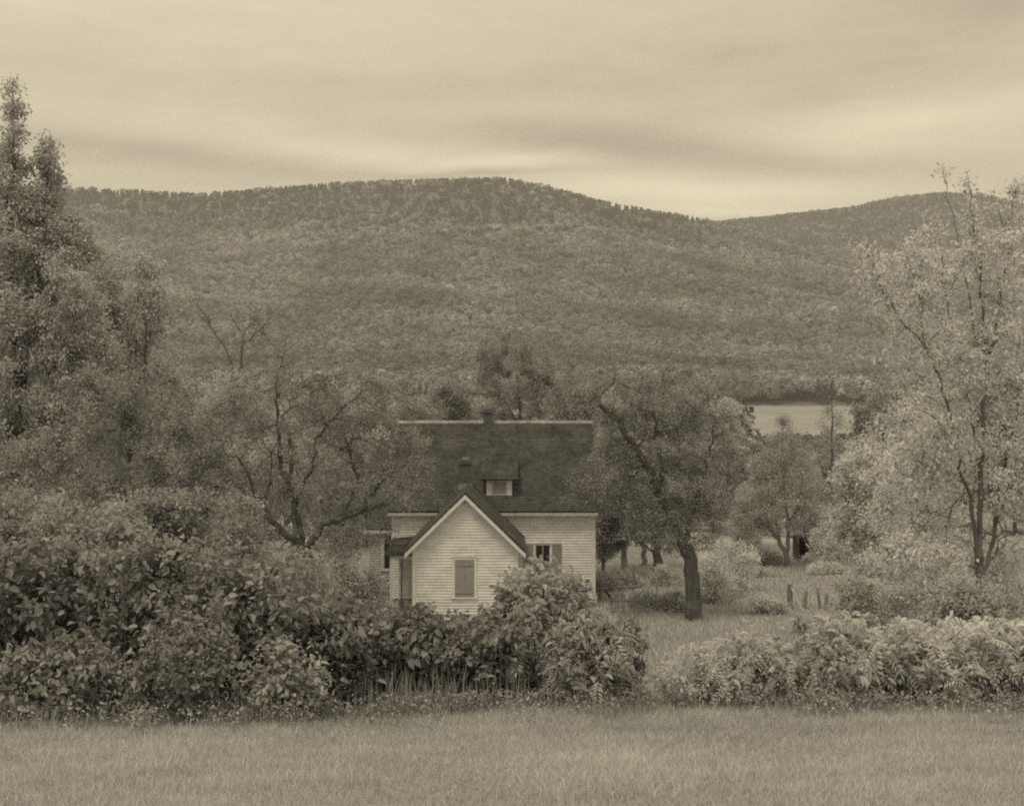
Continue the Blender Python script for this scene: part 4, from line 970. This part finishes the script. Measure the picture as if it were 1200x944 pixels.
o = m.build('shutter', M['shutter'], w2); o['label'] = 'flat closed grey shutter covering the whole window'
# main house details: porch in the corner
porch = MB(); PX0, PX1 = -5.02, EX0 - .03; PY = 51.3
por = MB(); roof_slab(por, (PX0 - .25, PY - .2, 2.80), (EX0 - .03, PY - .2, 2.84), (EX0 - .03, YM - .06, 3.12), (PX0 - .25, YM - .06, 3.02), h=.14)
pr = por.build('porch_roof', M['shingle'], house)
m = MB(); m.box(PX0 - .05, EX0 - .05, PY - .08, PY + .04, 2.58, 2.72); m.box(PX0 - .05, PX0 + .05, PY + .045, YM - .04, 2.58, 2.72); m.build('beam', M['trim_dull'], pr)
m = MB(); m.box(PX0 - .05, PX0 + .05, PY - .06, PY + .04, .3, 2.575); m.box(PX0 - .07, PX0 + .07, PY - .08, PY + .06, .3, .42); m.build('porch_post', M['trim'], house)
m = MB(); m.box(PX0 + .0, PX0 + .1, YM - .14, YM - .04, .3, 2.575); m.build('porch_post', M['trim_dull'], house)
m = MB()
for i in range(9): m.box(PX0 - .15 + i * .13, PX0 - .03 + i * .13, PY - .15, YM - .04, .22, .27)
m.box(PX0 - .12, EX0 - .05, PY - .12, PY - .08, -.1, .215); m.build('porch_floor', M['wood'], house)
m = MB(); m.box(-4.86, -4.1, PY - .75, PY - .45, -.1, -.0 + .02); m.box(-4.86, -4.1, PY - .45, PY - .155, -.1, .14); m.build('porch_step', M['wood'], house)
m = MB(); m.box(DX0 + .005, DX1 - .005, YM - .02, YM + .02, DZ0, DZ1 - .005)
for za, zb in ((.5, 1.1), (1.25, 2.25)):
    for xa, xb in ((DX0 + .1, (DX0 + DX1) / 2 - .04), ((DX0 + DX1) / 2 + .04, DX1 - .1)):
        m.box(xa, xb, YM - .032, YM - .0205, za, zb)
dr = m.build('door', M['door'], house)
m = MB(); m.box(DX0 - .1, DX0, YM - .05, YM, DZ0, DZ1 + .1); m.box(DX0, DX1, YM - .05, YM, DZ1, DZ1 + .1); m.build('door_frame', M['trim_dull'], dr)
m = MB(); m.bar((DX1 - .07, YM - .03, 1.32), (DX1 - .07, YM - .08, 1.32), .03, n=8); m.build('knob', M['iron'], dr)
# chimneys
def chimney(name, x, y, z0, z1, w_, label, cap=.04, flash=.5):
    m = MB(); m.box(x - w_ / 2, x + w_ / 2, y - w_ / 2, y + w_ / 2, z0, z1 - .18)
    m.box(x - w_ / 2 - cap, x + w_ / 2 + cap, y - w_ / 2 - cap, y + w_ / 2 + cap, z1 - .18, z1 - .06)
    m.box(x - w_ / 2 - .01, x + w_ / 2 + .01, y - w_ / 2 - .01, y + w_ / 2 + .01, z1 - .06, z1)
    c = m.build('chimney', M['brick'], house); c['label'] = label
    m = MB(); m.box(x - w_ / 2 - .02, x + w_ / 2 + .02, y - w_ / 2 - .02, y + w_ / 2 + .02, z0, z0 + flash); m.build('flashing', M['lead'], c)
    m = MB(); m.box(x - w_ / 4, x + w_ / 4, y - w_ / 4, y + w_ / 4, z1 - .02, z1 + .09); m.build('flue', M['stone'], c)
chimney('chimney', (572 - 600) / F * 58.8, 58.85, 7.4, 8.62, .42, 'slim chimney astride the main ridge', flash=.35)
chimney('chimney', (545.5 - 600) / F * 54.2, 54.2, 5.2, 6.5, .55, 'stout dark brick chimney behind the small gable', flash=.28)
# dormer
dx0, dx1 = (570 - 600) / F * 55.1, (600 - 600) / F * 55.1; dy = YM + .42
m = MB(); rz = lambda y: ZE + .1 + (y - YM) * SL
m.box(dx0, dx1, dy, dy + .06, rz(dy) - .1, 5.62)
for x in (dx0, dx1 - .03): m.prism([(x, dy + .061, rz(dy) - .1), (x, dy + .061, 5.62), (x, dy + 1.4, 5.9), (x, dy + 1.4, rz(dy + 1.4) - .1)], (.03, 0, 0))
dm = m.build('dormer', M['trim'], house)
m = MB(); dc = (dx0 + dx1) / 2; roof_slab(m, (dx0 - .28, dy - .25, 5.60), (dx1 + .28, dy - .25, 5.60), (dx1 + .28, YM + 2.55, 6.58), (dx0 - .28, YM + 2.55, 6.58), h=.14, thick=.06)
m.build('dormer_roof', M['shingle'], dm)
wx = .29; dwz0, dwz1 = 4.90, 5.44
m = MB(); m.box(dc - wx - .05, dc + wx + .05, dy - .03, dy - .001, dwz0 - .05, dwz0); m.box(dc - wx - .05, dc + wx + .05, dy - .03, dy - .001, dwz1, dwz1 + .05)
m.box(dc - wx - .05, dc - wx, dy - .03, dy - .001, dwz0, dwz1); m.box(dc + wx, dc + wx + .05, dy - .03, dy - .001, dwz0, dwz1); m.build('window_frame', M['trim_dull'], dm)
m = MB(); m.box(dc - wx, dc + wx, dy - .018, dy - .001, dwz0, dwz1); m.build('window_blind', M['shutter'], dm)
# set-back wing with the tall window, left of the porch
WYF = 58.0; wxl = (434 - 600) / F * WYF
m = MB(); wwx0, wwx1, wwz0, wwz1 = (449.5 - 600) / F * WYF, (460 - 600) / F * WYF, 1.1, 2.75
clap(m, WYF, C(wxl), C(XL - .02), .3, 3.1, [(wwx0, wwx1, wwz0, wwz1)]); clap_x(m, wxl, C(WYF), C(61.5), .3, 3.1, -1)
m.box(wxl + .02, XL - .02, WYF + .25, 61.5, -.6, .29); m.box(wxl + .05, XL - .05, WYF + .9, 61.3, .29, 3.05)
wg = m.build('wing_wall', M['wpaint_wing'], house)
window(house, wwx0, wwx1, WYF, wwz0, wwz1, cols=1, casing=.09, cm='trim_dull', cap=False)
m = MB(); roof_slab(m, (wxl - .25, WYF - .25, 3.05), (XL - .05, WYF - .25, 3.05), (XL - .05, 60.2, 4.3), (wxl - .25, 60.2, 4.3)); roof_slab(m, (XL - .05, 62.0, 3.05), (wxl - .25, 62.0, 3.05), (wxl - .25, 60.201, 4.3), (XL - .05, 60.201, 4.3)); wr = m.build('wing_roof', M['shingle'], house)
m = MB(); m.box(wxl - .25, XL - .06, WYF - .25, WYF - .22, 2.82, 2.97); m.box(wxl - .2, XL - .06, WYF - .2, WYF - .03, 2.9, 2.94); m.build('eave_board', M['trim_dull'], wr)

# bench under the wing window
bx, by = (447 - 600) / F * 56.9, 56.9; bz = gz(bx, by)
be = empty('garden_bench', (bx, by, bz), 'old wooden bench against the shaded wing wall beside the porch', 'bench')
m = MB(); [m.box(bx - .55, bx + .55, by - .2 + i * .14, by - .08 + i * .14, bz + .42, bz + .46) for i in range(3)]; m.build('seat', M['wood'], be)
m = MB(); m.box(bx - .55, bx + .55, by + .2, by + .225, bz + .62, bz + .72); m.box(bx - .55, bx + .55, by + .2, by + .225, bz + .78, bz + .88); m.build('backrest', M['wood'], be)
for sx in (-.5, .44):
    m = MB(); m.box(bx + sx, bx + sx + .06, by - .19, by - .13, bz, bz + .42); m.build('leg', M['wood'], be)
    m = MB(); m.box(bx + sx, bx + sx + .06, by + .14, by + .199, bz, bz + .9); m.build('leg', M['wood'], be)

# ================================================================== FENCES, POSTS, PUMP, SHED
# rail fence past the house corner
fy = 57.3; x0, x1 = (699 - 600) / F * fy, (772 - 600) / F * fy; z0 = gz(x0, fy)
fe = empty('rail_fence', ((x0 + x1) / 2, fy, z0), 'weathered rail fence running from the house corner toward the apple trunk', 'fence')
pz = lambda py, d=fy: CAMZ + (HZ - py) / F * d
for px in (742.0, 769.0, 703.0):
    x = (px - 600) / F * fy; zz = gz(x, fy); top = pz(662) if px == 742 else pz(680)
    m = MB(); m.bar((x, fy, zz - .2), (x + .03, fy, top), .075, .06, n=7); m.build('post', M['wood'], fe)
for (pa, pb, qa, qb) in ((678, 676, 699, 736), (689, 686, 699, 748), (700, 694, 738, 768)):
    m = MB(); m.bar(((qa - 600) / F * fy, fy - .09, pz(pa)), ((qb - 600) / F * fy, fy - .11, pz(pb)), .045, .04, n=6); m.build('rail', M['wood'], fe)
m = MB(); m.bar(((709 - 600) / F * fy, fy - .1, pz(691)), ((716 - 600) / F * fy, fy - .5, pz(700)), .05, n=6); m.build('brace', M['wood_dark'], fe)
# picket/wire fence in weeds
fy2 = 53.2
pf = empty('picket_fence', ((742 - 600) / F * fy2, fy2, gz(5.6, fy2)), 'low broken picket fence in weeds in front of the rail fence', 'fence')
rg = np.random.default_rng(77)
m = MB()
for px in np.arange(716, 800, 2.6):
    x = (px - 600) / F * fy2; zz = gz(x, fy2); h = rg.uniform(.55, .85); l = rg.normal(0, .05)
    if rg.uniform() < .15: continue
    m.box(x - .028, x + .028, fy2 - .01, fy2 + .01, zz - .1, zz + h)
o = m.build('picket', M['wood'], pf); o['kind'] = 'stuff'
m = MB(); xa, xb = (712 - 600) / F * fy2, (800 - 600) / F * fy2
m.box(xa, xb, fy2 + .012, fy2 + .05, gz(5.5, fy2) + .45, gz(5.5, fy2) + .52); m.build('rail', M['wood'], pf)
# braced gate post and others at the right
fd = 54.3
def post(px, top, bot, d, r, label, seed, group='old fence posts in the field by the pale shrubs'):
    x = (px - 600) / F * d; zz = gz(x, d); tz = CAMZ + (HZ - top) / F * d
    m = MB(); l = .16 * math.sin(seed * 2.3); m.bar((x, d, zz - .3), (x + l * .6, d, (zz + tz) / 2), r, r * .95, n=8, cap=False); m.bar((x + l * .6, d, (zz + tz) / 2), (x + l, d, tz), r * .95, r * .8, n=8)
    o = m.build('fence_post', M['wood'], origin=(x, d, zz)); return tag(o, label, 'post', group)
x = (925.5 - 600) / F * fd; zz = gz(x, fd)
gp = empty('braced_post', (x, fd, zz), 'thick fence post with a pale diagonal brace leaning on it', 'post')
m = MB(); m.bar((x, fd, zz - .3), (x, fd, CAMZ + (HZ - 684) / F * fd), .14, .12, n=8); m.build('post', M['wood'], gp)
m = MB(); m.bar((x + .03, fd - .16, CAMZ + (HZ - 688) / F * fd), ((938 - 600) / F * fd, fd - .5, CAMZ + (HZ - 714) / F * fd), .05, n=6); m.build('brace', M['wood_pale'], gp)
post(942, 692, 715, 54.4, .09, 'short fence post just past the pale diagonal brace', 1)
post(962, 688, 714, 54.4, .07, 'slender straight fence post standing midway between brace and hand pump', 2)
post(968, 695, 714, 54.0, .09, 'stubby dark fence post leaning close to the slender one', 4)
x = (983 - 600) / F * 54.2; zz = gz(x, 54.2); q = lambda px, py: ((px - 600) / F * 54.2, 54.2, CAMZ + (HZ - py) / F * 62)
pu = empty('hand_pump', (x, 54.2, zz), 'old hand pump with a curved pale handle over a small dark trough', 'pump')
m = MB(); m.bar((x, 54.2, zz - .2), (x, 54.2, q(983, 685)[2]), .06, .05, n=8); m.build('pump_body', M['wood'], pu)
m = MB(); pts = [q(983, 688), q(984, 683), q(987, 679), q(991, 677)]; [m.bar(a, b_, .035, n=6) for a, b_ in zip(pts[:-1], pts[1:])]; m.build('handle', M['wood_pale'], pu)
m = MB(); a = q(986, 695); m.box(a[0], a[0] + .5, 54.05, 54.08, a[2] - .18, a[2] + .03); m.box(a[0], a[0] + .5, 54.32, 54.35, a[2] - .18, a[2] + .03); m.box(a[0], a[0] + .03, 54.081, 54.319, a[2] - .18, a[2] + .03); m.box(a[0] + .47, a[0] + .5, 54.081, 54.319, a[2] - .18, a[2] + .03); m.box(a[0] + .031, a[0] + .469, 54.081, 54.319, a[2] - .17, a[2] - .14)
for s in (.05, .4): m.box(a[0] + s, a[0] + s + .05, 54.17, 54.23, zz - .2, a[2] - .18)
m.build('trough', M['wood_dark'], pu)
post(1004, 690, 712, 54.6, .06, 'thin grey fence post past the hand pump below the bough', 5)
# dark open shed
sd_ = 77.; sx0, sx1 = (936 - 600) / F * sd_, (957 - 600) / F * sd_; sz = gz((sx0 + sx1) / 2, sd_)
sh = empty('old_shed', ((sx0 + sx1) / 2, sd_, sz), 'small dark open fronted shed among the trees at the field edge', 'shed')
m = MB(); m.box(sx0, sx1, sd_ + 1.6, sd_ + 1.65, sz - .2, sz + 1.3); m.box(sx0, sx0 + .05, sd_, sd_ + 1.59, sz - .2, sz + 1.5); m.box(sx1 - .05, sx1, sd_, sd_ + 1.59, sz - .2, sz + 1.5); m.build('wall', M['wood_dark'], sh)
m = MB(); roof_slab(m, (sx0 - .2, sd_ + 1.9, sz + 1.3), (sx1 + .2, sd_ + 1.9, sz + 1.3), (sx1 + .2, sd_ - .3, sz + 1.72), (sx0 - .2, sd_ - .3, sz + 1.72)); m.build('roof', M['shingle'], sh)
m = MB(); m.box((sx0 + sx1) / 2 - .05, (sx0 + sx1) / 2 + .05, sd_ + .02, sd_ + .12, sz - .2, sz + 1.5); m.build('post', M['wood_dark'], sh)

# ================================================================== HAZE
mh, nt, out = newmat('haze air')
pv = nn(nt, 'ShaderNodeVolumePrincipled'); pv.inputs['Color'].default_value = (.92, .92, .92, 1); pv.inputs['Density'].default_value = .00017
pv.inputs['Anisotropy'].default_value = .0
nt.links.new(pv.outputs[0], out.inputs['Volume'])
m = MB(); m.box(-2900, 2900, -70, 3700, -13, 540); tag(m.build('haze', mh), 'thin pale haze over the valley', 'haze', kind='stuff')

# ================================================================== LIGHT, SKY, CAMERA
SUN_EL, SUN_ROT = R(66), R(215)     # behind the camera, a little to one side
SEP = (1.0, .878, .628)
wd = bpy.data.worlds.new('World'); scn.world = wd; wd.use_nodes = True; nt = wd.node_tree; nt.nodes.clear()
out = nn(nt, 'ShaderNodeOutputWorld'); bg = nn(nt, 'ShaderNodeBackground'); bg.inputs['Strength'].default_value = .1
sky = nn(nt, 'ShaderNodeTexSky', sky_type='NISHITA', sun_disc=False); sky.sun_elevation = SUN_EL; sky.sun_rotation = SUN_ROT
bw = nn(nt, 'ShaderNodeRGBToBW'); nt.links.new(sky.outputs[0], bw.inputs[0])
tc = nn(nt, 'ShaderNodeTexCoord'); sp = nn(nt, 'ShaderNodeSeparateXYZ'); nt.links.new(tc.outputs['Generated'], sp.inputs[0])
def mth(op, a, b_=None, c=None, clamp=False):
    n = nn(nt, 'ShaderNodeMath', operation=op); n.use_clamp = clamp
    for i, q in enumerate((a, b_, c)):
        if q is None: continue
        if isinstance(q, (int, float)): n.inputs[i].default_value = q
        else: nt.links.new(q, n.inputs[i])
    return n.outputs[0]
az = mth('ARCTAN2', sp.outputs['X'], sp.outputs['Y']); el = mth('ARCSINE', sp.outputs['Z'])
def noise(ax, ay, detail, seed, dist=0., rough=.5):
    cb = nn(nt, 'ShaderNodeCombineXYZ'); nt.links.new(mth('MULTIPLY', az, ax), cb.inputs[0]); nt.links.new(mth('MULTIPLY', el, ay), cb.inputs[1]); cb.inputs[2].default_value = seed
    n = nn(nt, 'ShaderNodeTexNoise'); n.inputs['Scale'].default_value = 1; n.inputs['Detail'].default_value = detail; n.inputs['Distortion'].default_value = dist; n.inputs['Roughness'].default_value = rough
    nt.links.new(cb.outputs[0], n.inputs['Vector']); return n.outputs['Fac']
wob = mth('MULTIPLY', mth('SUBTRACT', noise(3.0, 9, 5, 1.3), .5), .045)
# cloud bands: (azimuth, elevation, half width, half height, tilt, amount)
def deg(px, py): return math.atan((px - 600) / F), math.atan((HZ - py) / F)
blobs = [(820, 222, 260, 16, 0, .62), (480, 178, 330, 26, -.02, .42), (1060, 158, 190, 20, .05, .45), (1000, 190, 160, 14, 0, .35), (150, 20, 420, 60, 0, .18),
         (600, 182, 80, 7, 0, .25), (850, 244, 120, 8, 0, .4),
         (820, 184, 260, 19, -.10, -.7), (260, 192, 300, 20, -.04, -.50), (660, 150, 200, 16, 0, -.18), (950, 90, 420, 50, 0, -.22), (1180, 20, 160, 40, 0, -.42), (430, 100, 300, 14, 0, -.12), (560, 196, 120, 5, 0, -.4)]
tot = mth('MULTIPLY', mth('SUBTRACT', noise(4.5, 22, 6, 4.7, .4, .55), .5), .3)
tot = mth('ADD', tot, mth('MULTIPLY', mth('SUBTRACT', noise(14, 60, 5, 9.1, .3, .55), .5), .35))
for px, py, w_, h_, tilt, amt in blobs:
    a0, e0 = deg(px, py)
    da = mth('SUBTRACT', az, a0); de = mth('SUBTRACT', mth('ADD', el, wob), mth('MULTIPLY_ADD', da, tilt, e0))
    r2 = mth('ADD', mth('POWER', mth('ABSOLUTE', mth('MULTIPLY', da, F / w_)), 2.), mth('POWER', mth('ABSOLUTE', mth('MULTIPLY', de, F / h_)), 2.))
    g = mth('EXPONENT', mth('MULTIPLY', r2, -1.0)); tot = mth('MULTIPLY_ADD', g, amt, tot)
# cloud value (before strength .1)
CL, CV = 7.25, 5.4
cl = mth('MAXIMUM', mth('MULTIPLY_ADD', tot, CV, CL), 2.5)
val = mth('MULTIPLY_ADD', bw.outputs[0], .12, mth('MULTIPLY', cl, .82))
cb = nn(nt, 'ShaderNodeCombineXYZ')
for i in range(3): nt.links.new(mth('MULTIPLY', val, SEP[i]), cb.inputs[i])
nt.links.new(cb.outputs[0], bg.inputs['Color']); nt.links.new(bg.outputs[0], out.inputs[0])

sl = bpy.data.lights.new('sun', 'SUN'); sl.energy = 1.5; sl.angle = R(14); sl.color = SEP
so = bpy.data.objects.new('sun', sl); COL.objects.link(so)
# sun direction from elevation / rotation (Nishita: rotation clockwise from +Y)
so.rotation_euler = (R(90) - SUN_EL, 0, math.pi - SUN_ROT)

cam = bpy.data.cameras.new('camera'); co = bpy.data.objects.new('camera', cam); COL.objects.link(co); scn.camera = co
co.location = (0, 0, CAMZ); co.rotation_euler = (R(90), 0, 0)
cam.sensor_width = 36; cam.lens = F / 1200 * 36; cam.shift_y = -(472 - HZ) / 1200; cam.clip_start = .1; cam.clip_end = 8000

vs = scn.view_settings; vs.view_transform = 'Standard'; vs.look = 'None'; vs.gamma = 1; vs.exposure = .12; vs.use_curve_mapping = False
cy = scn.cycles
cy.max_bounces = 6; cy.diffuse_bounces = 4; cy.glossy_bounces = 2; cy.transmission_bounces = 3; cy.volume_bounces = 1; cy.transparent_max_bounces = 4
cy.use_denoising = False; cy.filter_width = 2.0
try: cy.denoiser = 'OPENIMAGEDENOISE'
except Exception: pass
